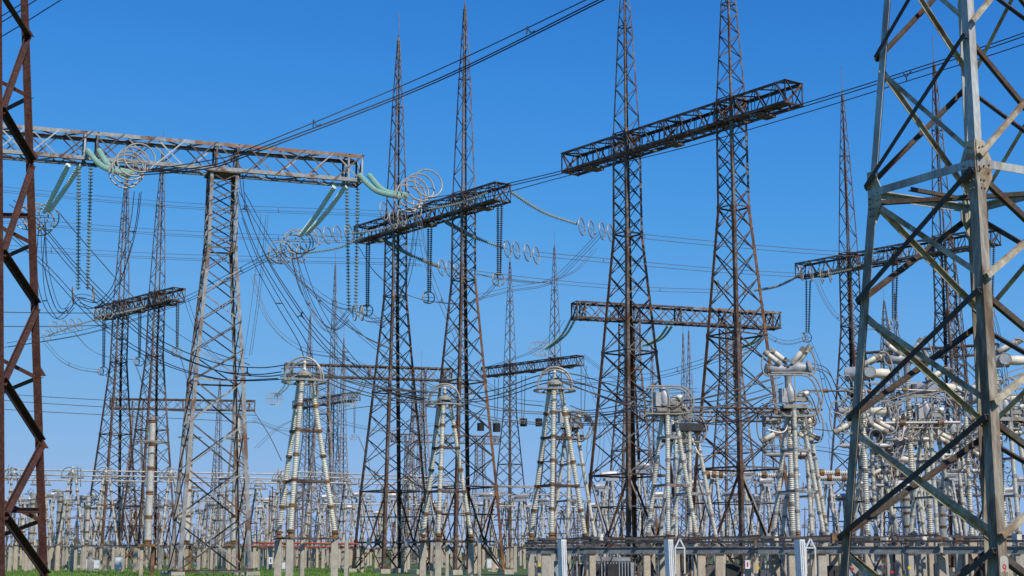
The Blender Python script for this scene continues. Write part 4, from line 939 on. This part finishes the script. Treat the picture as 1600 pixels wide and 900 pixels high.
def rod(label, p1, p2, r, m='tube', name='tubular_busbar', cat='busbar', group=None, clamps=0):
    a, b = P(*p1), P(*p2); t = thing(name, label, cat, a, 0, group); Geo().tube([Vector(), b - a], r, 8).build('tube', m, t, smooth=True)
    for k in range(clamps):
        q = (b - a) * ((k + .5) / clamps); Geo().lathe([(r * 2, 0), (r * 2, 1)], q - (b - a).normalized() * .15, q + (b - a).normalized() * .15, 8).build('clamp', 'flange', t)
    return t
rod('rusty tube crossing the big tower to the first breaker', (1020, 635, 86), (1285, 640, 85), .06, 'rust_grey', clamps=3)
rod('grey tube running right from the first breaker behind the grey tower leg', (1255, 610, 86), (1395, 612, 86), .055, 'rust_grey', clamps=2)
rod('thin grey tube behind the grey tower at breaker height', (1385, 608, 86), (1500, 612, 86), .055, 'tube', clamps=2)
rod('tube under the breaker bushings behind the cross braces', (1380, 661, 84), (1500, 660, 84), .08, 'tube', clamps=2)
rod('tube at right edge under the drum', (1550, 660, 84), (1640, 662, 84), .08, 'tube', clamps=1)

# tall white columns -------------------------------------------------
SEG_W = seg_mesh('white_shed_stack', .27, .305, 1, 22, 'porcelain_white', 14)
FL_W = Geo().lathe([(.28, 0), (.33, .1), (.33, .35), (.27, .4), (.27, .6), (.33, .65), (.33, .9), (.28, 1)], (0, 0, 0), (0, 0, 1), 14).mesh('wide_flange', 'flange', False)
def white_col(label, px, Y, ytop, ybot=847, n=5):
    q = G(px, Y); t = thing('arrester_column', label, 'insulator column', q, 0, 'tall white insulator columns'); zt = tipz(px, ytop, q); zb = tipz(px, ybot, q)
    for k in range(n):
        f = 1.0 - .03 * k; z0 = zb + (zt - zb) * k / n; z1 = zb + (zt - zb) * (k + 1) / n
        put('insulator', SEG_W, t, zmat(Vector((0, 0, z0 + .16)), Vector((0, 0, z1 - .16)), f * 1.0 * Y / 118)); put('flange', FL_W, t, zmat(Vector((0, 0, z0 - .14)), Vector((0, 0, z0 + .16)), f * .97 * Y / 118))
    put('flange', FL_W, t, zmat(Vector((0, 0, zt - .16)), Vector((0, 0, zt + .06)), 1.0))
    zr = zb + (zt - zb) * .82
    Geo().torus((0, 0, zr), (0, 0, 1), 1.15, .05, 28, 6).bar((-1.15, 0, zr), (1.15, 0, zr), .05).bar((0, -1.15, zr), (0, 1.15, zr), .05).build('corona_ring', 'ring', t, smooth=True)
    Geo().tube([(0, 0, zt), (0, 0, zt + .3)], .1, 6).bar((-.4, 0, zt + .25), (.4, 0, zt + .25), .05).build('terminal', 'ring', t)
    cpost(t, -.42, 0, zb - .35, .26, 'concrete_warm'); cpost(t, .38, .2, zb - .35, .26, 'flange')
    Geo().box((0, 0, zb - .25), (1.3, .7, .2)).build('base_frame', 'flange', t)
    Geo().lathe([(.05, 0), (.05, 1)], (-.42, -.16, 1.3), (-.42, -.14, 1.3), 8).build('painted_dot', 'red_mark', t)
white_col('tall white porcelain column with ring, left one, clear of the grey tower', 230, 118, 657)
white_col('tall white porcelain column just left of the grey tower, middle of the three', 290, 158, 648)
white_col('tall white porcelain column seen through the grey tower, right of the three', 365, 150, 650)
def fat_far(label, px, Y, yt, n, w):
    q = G(px, Y); t = thing('arrester_column', label, 'insulator column', q, 0, 'distant fat insulator columns'); zb = 2.9; zt = tipz(px, yt, q)
    for k in range(n): put('insulator', SEG_W, t, zmat(Vector((0, 0, zb + (zt - zb) * k / n + .1)), Vector((0, 0, zb + (zt - zb) * (k + 1) / n - .1)), w)); put('flange', FL_W, t, zmat(Vector((0, 0, zb + (zt - zb) * k / n - .12)), Vector((0, 0, zb + (zt - zb) * k / n + .1)), w))
    Geo().torus((0, 0, zt), (0, 0, 1), .9, .05, 18, 5).build('corona_ring', 'ring', t); cpost(t, 0, 0, 2.7, .5)
fat_far('short fat cream column at far left behind the rusty tower', 47, 165, 772, 5, 1.0)
fat_far('short fat cream column right of the rusty tower', 90, 168, 768, 5, 1.1)
fat_far('short fat cream column behind the second distant tripod at left', 103, 180, 782, 4, 1.0)
fat_far('short fat pale column behind the grey galvanised tower base', 134, 178, 776, 4, .9)
fat_far('pale column in the right background under the breaker cluster', 1420, 130, 760, 4, 1.1)
fat_far('pale column behind the crossing braces low at right', 1475, 122, 750, 5, 1.1)

# background tripods ---------------------------------------------------
t0 = thing('insulator_tripod', 'x', 'insulator tripod', (0, 0, 0), 0)
gB = 'distant small insulator tripods'
f = [v + Vector((0, 0, 2.7)) for v in tri(1.55, 20)]; tp = [v + Vector((0, 0, 9.9)) for v in tri(.38, 20)]
for a, b in zip(f, tp): put('insulator_column', SEG_FC if 'SEG_FC' in globals() else SEG_F, t0, zmat(a, b, 1.1))
g = Geo()
for k in range(1, 5):
    for a, b in zip(f, tp):
        q = a.lerp(b, k / 5); g.lathe([(.19, 0), (.19, 1)], q - Vector((0, 0, .09)), q + Vector((0, 0, .09)), 6)
g.build('flanges', 'flange', t0, kind='stuff')
g = Geo()
for k in (.4, .98):
    ps = [a.lerp(b, k) for a, b in zip(f, tp)]
    for i in range(3): g.bar(ps[i], ps[(i + 1) % 3], .1, .1)
g.build('tie_frame', 'galv', t0)
cage(t0, 9.9, 1.2, .05, 1.1)
g = Geo(); pp = [v + Vector((0, 0, 2.55)) for v in tri(1.65, 20)]
for i in range(3): g.bar(pp[i], pp[(i + 1) % 3], .25, .15)
g.build('base_frame', 'galv_dark', t0)
for v in tri(1.55, 20): cpost(t0, v.x, v.y, 2.5, .36, 'concrete')
snap = snapshot(t0)
# plain post insulator pyramid without cage (second background kind)
t1 = thing('insulator_tripod', 'x', 'insulator tripod', (0, 0, 0), 0)
f = [v + Vector((0, 0, 2.7)) for v in tri(1.2, 40)]; tp = [v + Vector((0, 0, 8.2)) for v in tri(.3, 40)]
for a, b in zip(f, tp): put('insulator_column', SEG_F, t1, zmat(a, b, 1.2))
g = Geo(); g.box((0, 0, 8.35), (1.2, .8, .25)); g.lathe([(.2, 0), (.3, .3), (.3, .8), (.1, 1)], (-.9, 0, 8.8), (.9, 0, 8.9), 8); g.tube([(-1.6, 0, 8.6), (1.9, 0, 8.6)], .08, 5); g.build('head_gear', 'tank', t1)
Geo().torus((1.2, 0, 8.7), (1, .3, 0), .55, .05, 16, 5).build('corona_ring', 'ring', t1); Geo().torus((-1.2, 0, 8.7), (1, .3, 0), .55, .05, 16, 5).build('corona_ring', 'ring', t1)
g = Geo(); pp = [v + Vector((0, 0, 2.55)) for v in tri(1.3, 40)]
for i in range(3): g.bar(pp[i], pp[(i + 1) % 3], .25, .15)
q_ = [a.lerp(b, .45) for a, b in zip(f, tp)]
for i in range(3): g.bar(q_[i], q_[(i + 1) % 3], .09, .09)
g.build('base_frame', 'galv', t1)
for v in tri(1.2, 40)[:2]: cpost(t1, v.x, v.y, 2.5, .36, 'concrete_warm')
snap1 = snapshot(t1)
rows = [('front', 165, [15, 107, 160, 262, 345, 438, 540, 640], 1.0), ('second', 192, [58, 192, 300, 400, 486, 600, 700, 775, 840], 1.02), ('third', 232, [20, 82, 142, 232, 322, 425, 520, 575, 665, 735, 800, 900, 950], 1.03)]
used0 = False
for rn, Y, xs, sc in rows:
    for i, px in enumerate(xs):
        Yj = Y + rg.uniform(-6, 6) + px * .03; lab = f'distant caged insulator tripod, {ORD[i]} from the left in the {rn} background row'
        if not used0: t0.location = G(px, Yj); t0['label'] = lab; t0['group'] = gB; used0 = True
        else: dup(t0, snap, G(px, Yj), R(rg.uniform(-25, 25)), lab, gB, sc)
rows = [('nearest', 205, [35, 70, 125, 175, 215, 275, 330, 380, 415, 460, 510, 560, 615, 680, 720, 760, 815, 850], 1.0), ('farthest', 262, [5, 45, 100, 150, 205, 250, 310, 360, 405, 450, 500, 545, 590, 630, 685, 745, 790, 830, 880, 930, 975, 1010], 1.05),
        ('right-hand', 140, [955, 1000, 1120, 1165, 1200, 1300, 1340, 1385, 1440, 1490, 1560, 1605], 1.0), ('far right-hand', 175, [940, 985, 1030, 1090, 1145, 1185, 1225, 1275, 1320, 1360, 1410, 1460, 1510, 1580], 1.0)]
used1 = False
for rn, Y, xs, sc in rows:
    for i, px in enumerate(xs):
        Yj = Y + rg.uniform(-9, 9); lab = f'distant disconnector stand, {ORD[i]} from the left in the {rn} background row'
        if not used1: t1.location = G(px, Yj); t1['label'] = lab; t1['group'] = 'distant disconnector stands'; used1 = True
        else: dup(t1, snap1, G(px, Yj), R(rg.uniform(-40, 40)), lab, 'distant disconnector stands', sc * rg.uniform(.9, 1.12))

# thin steel stands between the background rows
rf = random.Random(77); cnt_ = {}
for i in range(64):
    px = rf.uniform(0, 1330) if i % 4 else rf.uniform(0, 520); Y = rf.uniform(175, 290); h = rf.uniform(5.5, 10.5); w = rf.uniform(.8, 2.6)
    side = ('left of the grey tower' if px < 300 else 'by the first caged tripod' if px < 560 else 'by the second caged tripod' if px < 780 else 'by the third caged tripod' if px < 900 else 'behind the big rusty towers' if px < 1190 else 'behind the first breaker')
    key_ = (side, h > 8); cnt_[key_] = cnt_.get(key_, -1) + 1
    t = thing('steel_stand', f'thin distant steel stand {side}, {ORD[cnt_[key_]]} {"of the taller" if h > 8 else "of the lower"} ones', 'steel stand', G(px, Y), R(rf.uniform(-40, 40)), 'thin distant steel stands')
    m_ = rf.choice(['far_steel', 'galv_dark', 'galv', 'rust_grey'])
    for s_ in (-1, 1):
        Geo().bar((s_ * w / 2, 0, 0), (s_ * w / 2 * rf.uniform(.4, 1), 0, h), .13).build('leg', m_, t)
    g = Geo()
    for k in range(rf.randint(2, 5)):
        z = h * rf.uniform(.35, 1); g.bar((-w * .6, 0, z), (w * .6, 0, z + rf.uniform(-.1, .1)), .09)
    for k in range(rf.randint(1, 4)):
        z = h * rf.uniform(.2, .8); g.bar((-w * .5, 0, z), (w * .45, 0, z + rf.uniform(.8, 2)), .07)
    g.build('cross_bars', m_, t, kind='stuff')
    if rf.random() < .6:
        Geo().torus((rf.uniform(-.5, .5), 0, h), (1, .4, 0), rf.uniform(.35, .6), .045, 14, 5).build('corona_ring', 'ring', t)
        Geo().tube(crom([Vector((-w, 0, h + .2)), Vector((0, 0, h - rf.uniform(.2, .8))), Vector((w * 1.2, .4, h + .3))], 6), .04, 5).build('lead', 'cable_grey', t)
# tubular busbars across the left background
gb = 'horizontal tubular busbars of the left background'
for lb, pts in (('upper long busbar tube across the left background', ((-20, 733, 168), (455, 741, 176))), ('second long busbar tube across the left background', ((-20, 741, 172), (455, 748, 180))), ('third long busbar tube across the left background', ((-20, 749, 176), (455, 755, 184))),
                ('upper busbar tube behind the first and second tripods', ((455, 737, 176), (700, 746, 186))), ('second busbar tube behind the first and second tripods', ((455, 744, 180), (705, 752, 190))), ('lower busbar tube behind the first and second tripods', ((420, 752, 184), (840, 762, 194))),
                ('upper busbar tube between the second and third tripods', ((755, 759, 186), (960, 762, 200))), ('lower busbar tube between the second and third tripods', ((730, 772, 190), (905, 774, 200))), ('low busbar tube behind the distant tripods at left', ((60, 780, 205), (420, 784, 210))),
                ('low busbar tube behind the distant tripods at centre', ((420, 786, 205), (900, 792, 215)))):
    t = rod(lb, pts[0], pts[1], .085, 'tube', group=gb); o = t.location; b = P(*pts[1])
    n_ = int((pts[1][0] - pts[0][0]) / 48)
    for k in range(n_):
        q = o.lerp(b, (k + .6) / n_)
        if (k + len(lb)) % 2: Geo().torus(q - o, (1, .3, 0), .5, .045, 16, 5).build('grading_ring', 'ring', t, smooth=True)
        if (k + len(lb)) % 2: Geo().torus(q - o + Vector((.35, 0, -.2)), (1, .3, 0), .5, .045, 16, 5).build('grading_ring', 'ring', t, smooth=True)
# cream horizontal insulator arms at right background
for lb, x0, x1, yy, Y in (('pale horizontal arm at the right big tower', 1100, 1132, 741, 118), ('long pale horizontal arm left of the breaker tripods', 1183, 1250, 742, 112), ('pale horizontal arm right of the breaker tripods', 1272, 1345, 738, 112), ('lower pale horizontal arm right of the breaker tripods', 1262, 1330, 746, 112), ('pale horizontal arm behind the cross braces', 1352, 1440, 744, 112), ('upper pale horizontal arm behind the cross braces', 1372, 1420, 735, 112)):
    t = rod(lb, (x0, yy, Y), (x1, yy + 1, Y), .13, 'porcelain_white', 'horizontal_insulator', 'insulator', 'pale horizontal insulator arms', 3)
    a, b = P(x0, yy, Y), P(x1, yy + 1, Y); n_ = int((b - a).length / .14)
    g = Geo(); d = (b - a) / n_
    for k in range(n_): g.lathe([(.14, 0), (.2, .3), (.14, 1)], d * k, d * (k + .8), 8)
    g.build('sheds', 'porcelain_white', t, kind='stuff')

# wave traps
for lb, px, py, s, Y in (('tilted black wave trap hanging left of the two square ones', 751, 667, .62, 262), ('square black wave trap hanging second from the left', 776, 668, .68, 262), ('dark grey wave trap hanging left of the third caged tripod', 818, 660, .62, 262),
                      ('black wave trap half behind the third caged tripod', 842, 660, .62, 262), ('dark wave trap hanging right of the tripod loops', 917, 653, .58, 262), ('round black wave trap inside the grey tower', 1389, 705, .75, 110), ('dark wave trap low behind the grey tower braces', 1368, 706, .5, 120)):
    r_ = s * 7 * Y / 2400 * 1.25; q = P(px, py, Y); t = thing('wave_trap', lb, 'wave trap', q, 0, 'hanging wave traps')
    g = Geo()
    for k in range(9): g.torus((0, 0, -r_ + 2 * r_ * k / 8), (0, 0, 1), r_ * .92, r_ * .13, 16, 5)
    g.build('coil', 'dark', t)
    Geo().lathe([(r_ * .84, 0), (r_ * .84, 1)], (0, 0, -r_ * 1.0), (0, 0, r_ * 1.0), 12).build('core', 'dark', t)
    g = Geo()
    for zz in (-1.12, 1.12): g.bar((-r_, 0, zz * r_), (r_, 0, zz * r_), .1 * r_); g.bar((0, -r_, zz * r_), (0, r_, zz * r_), .1 * r_)
    g.bar((0, 0, r_ * 1.1), (0, 0, r_ * 1.9), .08); g.build('hanger_cross', 'cable_grey', t)

# ------------------------------------------------------------------ posts, platforms, clutter near the ground
def post_thing(label, px, Y, h, w=.36, m='concrete', group='concrete posts of the background rows', mark=None, rz=0):
    t = thing('concrete_post', label, 'post', G(px, Y), rz, group); cpost(t, 0, 0, h, w, m).name = 'shaft'
    Geo().box((0, 0, h + .05), (w * 1.3, w * 1.3, .1)).build('cap', 'galv_dark', t)
    if mark: Geo().lathe([(.09, 0), (.09, 1)], (0, -w * .52 - .02, 1.2), (0, -w * .52 - .005, 1.2), 10).build('painted_dot', mark, t)
    return t
proto = {}
for m_ in ('concrete', 'concrete_warm'):
    t = post_thing('x', 0, 100, 2.5, .32, m_); proto[m_] = (t, snapshot(t)); 
firstp = {'concrete': True, 'concrete_warm': True}
def place_post(label, px, Y, m_, sc=1., group='concrete posts of the background rows'):
    t, sn = proto[m_]
    if firstp[m_]: firstp[m_] = False; t.location = G(px, Y); t['label'] = label; t['group'] = group; t.scale = (1, 1, sc); return t
    o = dup(t, sn, G(px, Y), R(rg.uniform(-12, 12)), label, group); o.scale = (rg.uniform(.75, 1.3), 1, sc); return o
for rn, Y, x0, x1, st in (('front left', 150, 14, 215, 25), ('middle left', 172, 6, 430, 19), ('rear left', 205, 0, 560, 22)):
    px = x0; i = 0
    while px < x1 and i < 40:
        place_post(f'concrete post, {ORD[i]} from the left in the {rn} row', px + rg.uniform(-3, 3), Y + rg.uniform(-5, 5), rg.choice(('concrete', 'concrete_warm')), rg.uniform(.93, 1.05)); px += st; i += 1
for rn, Y, x0, x1, st in (('front centre', 150, 540, 830, 29), ('rear centre', 195, 545, 900, 23)):
    px = x0; i = 0
    while px < x1 and i < 40:
        place_post(f'concrete post, {ORD[i]} from the left in the {rn} row', px + rg.uniform(-4, 4), Y + rg.uniform(-5, 5), rg.choice(('concrete', 'concrete_warm')), rg.uniform(.93, 1.05)); px += st; i += 1
# right-hand platforms
gp = 'concrete posts carrying the steel platforms'
pts_ = [853, 925, 1010, 1034, 1095, 1124, 1168, 1211, 1236, 1283, 1302, 1334, 1421, 1470, 1545, 1590]
for i, px in enumerate(pts_):
    nm = 'concrete_warm' if i % 3 else 'concrete'
    o = place_post(f'concrete post under the steel platform, {ORD[i]} from the left', px, 66 + (i % 4) * 2.5, nm, .66 if 1 else 1, gp)
for px, m_, py_, Y_ in ((1095, 'green_mark', 890, 71), (1124, 'red_mark', 879, 73), (1332, 'red_mark', 889, 66), (1421, 'yellow_mark', 887, 66), (1394, 'red_mark', 894, 66), (1184, 'yellow_mark', 887, 66), (843, 'yellow_mark', 883, 66)):
    q = P(px, py_, Y_ - .6); t = thing('marker_disc', f"{'red' if 'red' in m_ else 'yellow' if 'yellow' in m_ else 'green'} phase marker disc on a post {'right of the wave trap foot' if px == 1124 else 'at picture column near ' + ('the third tripod' if px < 900 else 'the right big tower' if px < 1200 else 'the grey tower left leg' if px < 1350 else 'the cross braces, lower' if px == 1394 else 'the cross braces')}", 'marker', q)
    Geo().lathe([(.07, 0), (.07, 1)], (0, 0, 0), (0, .03, 0), 12).build('disc', m_, t)
def ibeam(g, a, b, h, w):
    a, b = Vector(a), Vector(b); d, n, l = g.frame(a, b, (0, 0, 1)); up = Vector((0, 0, 1))
    g.bar(a + up * h / 2, b + up * h / 2, w, .03); g.bar(a - up * h / 2, b - up * h / 2, w, .03); g.bar(a, b, .03, h - .06)
gpl = 'steel equipment platforms on posts at right'
def platform(label, x0, x1, Y0, Y1, dep=3.5, z=1.83):
    a = P(x0, 868, Y0); b = P(x1, 868, Y1); a.z = b.z = 0; t = thing('steel_platform', label, 'platform', a, 0, gpl); L = b - a; n = Vector((-L.y, L.x, 0)).normalized() * dep
    for k, off in enumerate((Vector(), n)):
        g = Geo(); ibeam(g, off + Vector((0, 0, z)), L + off + Vector((0, 0, z)), .32, .2); g.build('main_beam', 'plat', t)
    nb = max(3, int(L.length / 1.6))
    for k in range(nb + 1):
        p = L * (k / nb); Geo().bar(p + Vector((0, 0, z + .25)) - n * .08, p + n * 1.08 + Vector((0, 0, z + .25)), .12, .12).build('cross_beam', 'galv_dark', t)
    Geo().bar(Vector((0, 0, z + .38)) - n * .03, L + Vector((0, 0, z + .38)) - n * .03, .1, .1).build('rail', 'dark', t)
    Geo().bar(Vector((0, 0, z + .62)) + n * .5, L + Vector((0, 0, z + .5)) + n * .5, .12, .1).build('rail', 'galv_dark', t)
    Geo().bar(Vector((0, 0, z + .5)) + n * .8, L + Vector((0, 0, z + .7)) + n * .8, .1, .1).build('rail', 'dark', t)
    # clutter: valves, boxes and pipes on and under the platform
    rr_ = random.Random(int(x0))
    for k in range(int(L.length * 1.4)):
        p = L * rr_.random() + n * rr_.random(); h = rr_.uniform(.15, .45)
        g = Geo()
        if rr_.random() < .5: g.box(p + Vector((0, 0, z + .32 + h / 2)), (rr_.uniform(.15, .5), .3, h), rr_.random())
        else: g.lathe([(.08, 0), (.12, .2), (.12, .7), (.05, 1)], p + Vector((0, 0, z + .3)), p + Vector((0, 0, z + .35 + h)), 8)
        g.build('fitting', rr_.choice(['galv_dark', 'tank', 'galv_dark', 'flange', 'cream', 'dark']), t)
    for k in range(int(L.length * 2.4)):
        p = L * rr_.random() + n * rr_.random(); q = p + Vector((rr_.uniform(-.5, .5), 0, -rr_.uniform(.8, 1.7)))
        Geo().tube([p + Vector((0, 0, z - .1)), q + Vector((0, 0, z - .1))], rr_.choice((.03, .045, .06)), 6).build('pipe', rr_.choice(['tank', 'galv_dark', 'rust', 'dark', 'dark', 'galv_dark']), t)
    for k in range(int(L.length * .9)):
        p = L * rr_.random() + n * rr_.uniform(.3, 1); Geo().box(p + Vector((0, 0, .85)), (rr_.uniform(.3, .8), .4, rr_.uniform(.5, 1.0))).build('cabinet', rr_.choice(['paint_grey', 'dark', 'galv_dark', 'dark', 'dark']), t)
platform('grey steel platform below the third caged tripod', 822, 905, 78, 77, 3)
platform('grey steel platform below the left big rusty tower', 912, 1040, 73, 72)
platform('grey steel platform below the right big rusty tower', 1052, 1180, 72, 71)
platform('grey steel platform below the first breaker tripods', 1184, 1320, 70, 69)
platform('grey steel platform behind the left half of the grey tower', 1322, 1470, 69, 68)
platform('grey steel platform at the far right behind the front leg', 1474, 1660, 68, 66)
for lb, px, w in (('bright white folded steel upright below the third caged tripod', 880, .26), ('bright white folded steel upright between the two big rusty towers', 1047, .27), ('white folded steel upright below the first breaker tripods', 1252, .32)):
    q = G(px, 64); t = thing('steel_upright', lb, 'upright', q, R(38), 'white folded steel uprights'); zt = tipz(px, 843, q)
    Geo().angle((-.1, -.1, .1), (-.18, -.1, zt), w, (1, 0, 0), (0, 1, 0), .08).build('folded_sheet', 'paint_white', t)
    Geo().bar((-.02, -.13, .1), (-.1, -.13, zt - .05), .05, .03, (0, 1, 0)).build('rib', 'paint_white', t); Geo().bar((.1, -.13, .1), (.02, -.13, zt - .05), .05, .03, (0, 1, 0)).build('rib', 'paint_white', t)
    Geo().box((0, 0, .05), (.6, .6, .1)).build('base_plate', 'galv_dark', t)
for lb, px in (('small white A-frame bracket on the platform right of the middle upright', 1062), ('small white A-frame bracket on the platform right of the right upright', 1266)):
    q = P(px, 845, 67); t = thing('frame_bracket', lb, 'bracket', q); Geo().bar((0, 0, .1), (-.22, 0, -.35), .06).bar((0, 0, .1), (.22, 0, -.35), .06).bar((-.2, 0, -.3), (.2, 0, -.3), .05).build('bracket_frame', 'paint_white', t)
    Geo().bar((-.2, 0, -.35), (-.2, 0, -1.4), .06).bar((.2, 0, -.35), (.2, 0, -1.4), .06).build('bracket_legs', 'cream', t)
# transformer radiators
q = G(958, 80); t = thing('transformer', 'transformer radiator bank with upright fins under the platform left of centre right', 'transformer', q)
for k in range(13): Geo().box((-.9 + k * .15, 0, .75), (.045, .5, 1.0)).build('radiator_fin', 'paint_grey', t)
Geo().box((0, .6, .7), (2.2, .7, 1.1)).build('tank', 'paint_grey', t); Geo().lathe([(.2, 0), (.2, 1)], (-.9, .3, 1.33), (.9, .3, 1.33), 8).build('header_pipe', 'plat', t)
# red pipework behind the first tripod
rod('bright red pipe at ground gear height behind the first tripod', (395, 848, 140), (560, 850, 140), .08, 'red', 'red_pipe', 'pipe', clamps=5)
rod('second red pipe farther behind the first tripod', (380, 853, 148), (552, 855, 150), .07, 'red', 'red_pipe', 'pipe', clamps=4)
# white cabinets in the left yard
for lb, px, Y, w, h in (('white equipment cabinet standing on the grass left of the white column', 186, 150, .62, 1.2), ('small white cabinet between posts left of the grey column row', 141, 158, .6, 1.0), ('small white cabinet right of the other small cabinet', 152, 158, .5, .9), ('pale cabinet behind the first tripod posts', 445, 150, 1.0, .7), ('pale cabinet right of the second tripod', 770, 160, 1.2, 1.0)):
    t = thing('cabinet', lb, 'cabinet', G(px, Y)); Geo().box((0, 0, .3 + h / 2), (w, .6, h)).build('body', 'paint_white', t); Geo().box((0, -.01, .32 + h), (w * 1.08, .7, .05)).build('lid', 'galv', t)
    Geo().box((0, -.31, .3 + h / 2), (w * .86, .02, h * .86)).build('door', 'paint_white', t); Geo().box((w * .35, -.335, .3 + h / 2), (.04, .03, .14)).build('handle', 'dark', t); Geo().box((0, 0, .15), (w * .8, .4, .3)).build('plinth', 'concrete', t)
# little plates on the first tripod posts
for px, py, Y, lb in ((423, 876, 83.5, 'small grey number plate on the first tripod left post'), (1168, 882, 66, 'small white and red warning plate on a post right of the right big tower'), (306, 884, 150, 'small white plate on a post inside the grey tower')):
    q = P(px, py, Y); t = thing('plate', lb, 'plate', q); Geo().box((0, 0, 0), (.2, .02, .36)).build('sheet', 'paint_white', t); Geo().box((0, -.012, 0), (.06, .006, .2)).build('mark', 'dark' if px != 1168 else 'red_mark', t)
# far tree line on the horizon
g = Geo(); rt = random.Random(9)
for i in range(9000):
    x = rt.uniform(-330, 330); y = rt.uniform(560, 600); hgt = 4.5 + 2.2 * math.sin(x * .03) + 1.5 * math.sin(x * .11 + 1) ; z = rt.uniform(0, max(1.5, hgt)); s_ = rt.uniform(.4, 1.1); a_ = rt.uniform(0, 3.14)
    g._add([(x - s_ * math.cos(a_), y - s_ * math.sin(a_), z), (x + s_ * math.cos(a_), y + s_ * math.sin(a_), z + rt.uniform(-.3, .3)), (x + rt.uniform(-.4, .4), y, z + s_ * 1.3)], [(0, 1, 2)])
o = g.build('tree_line', 'leaf', kind='stuff'); tag(o, 'low dark green far trees along the horizon behind the switchyard', 'trees')
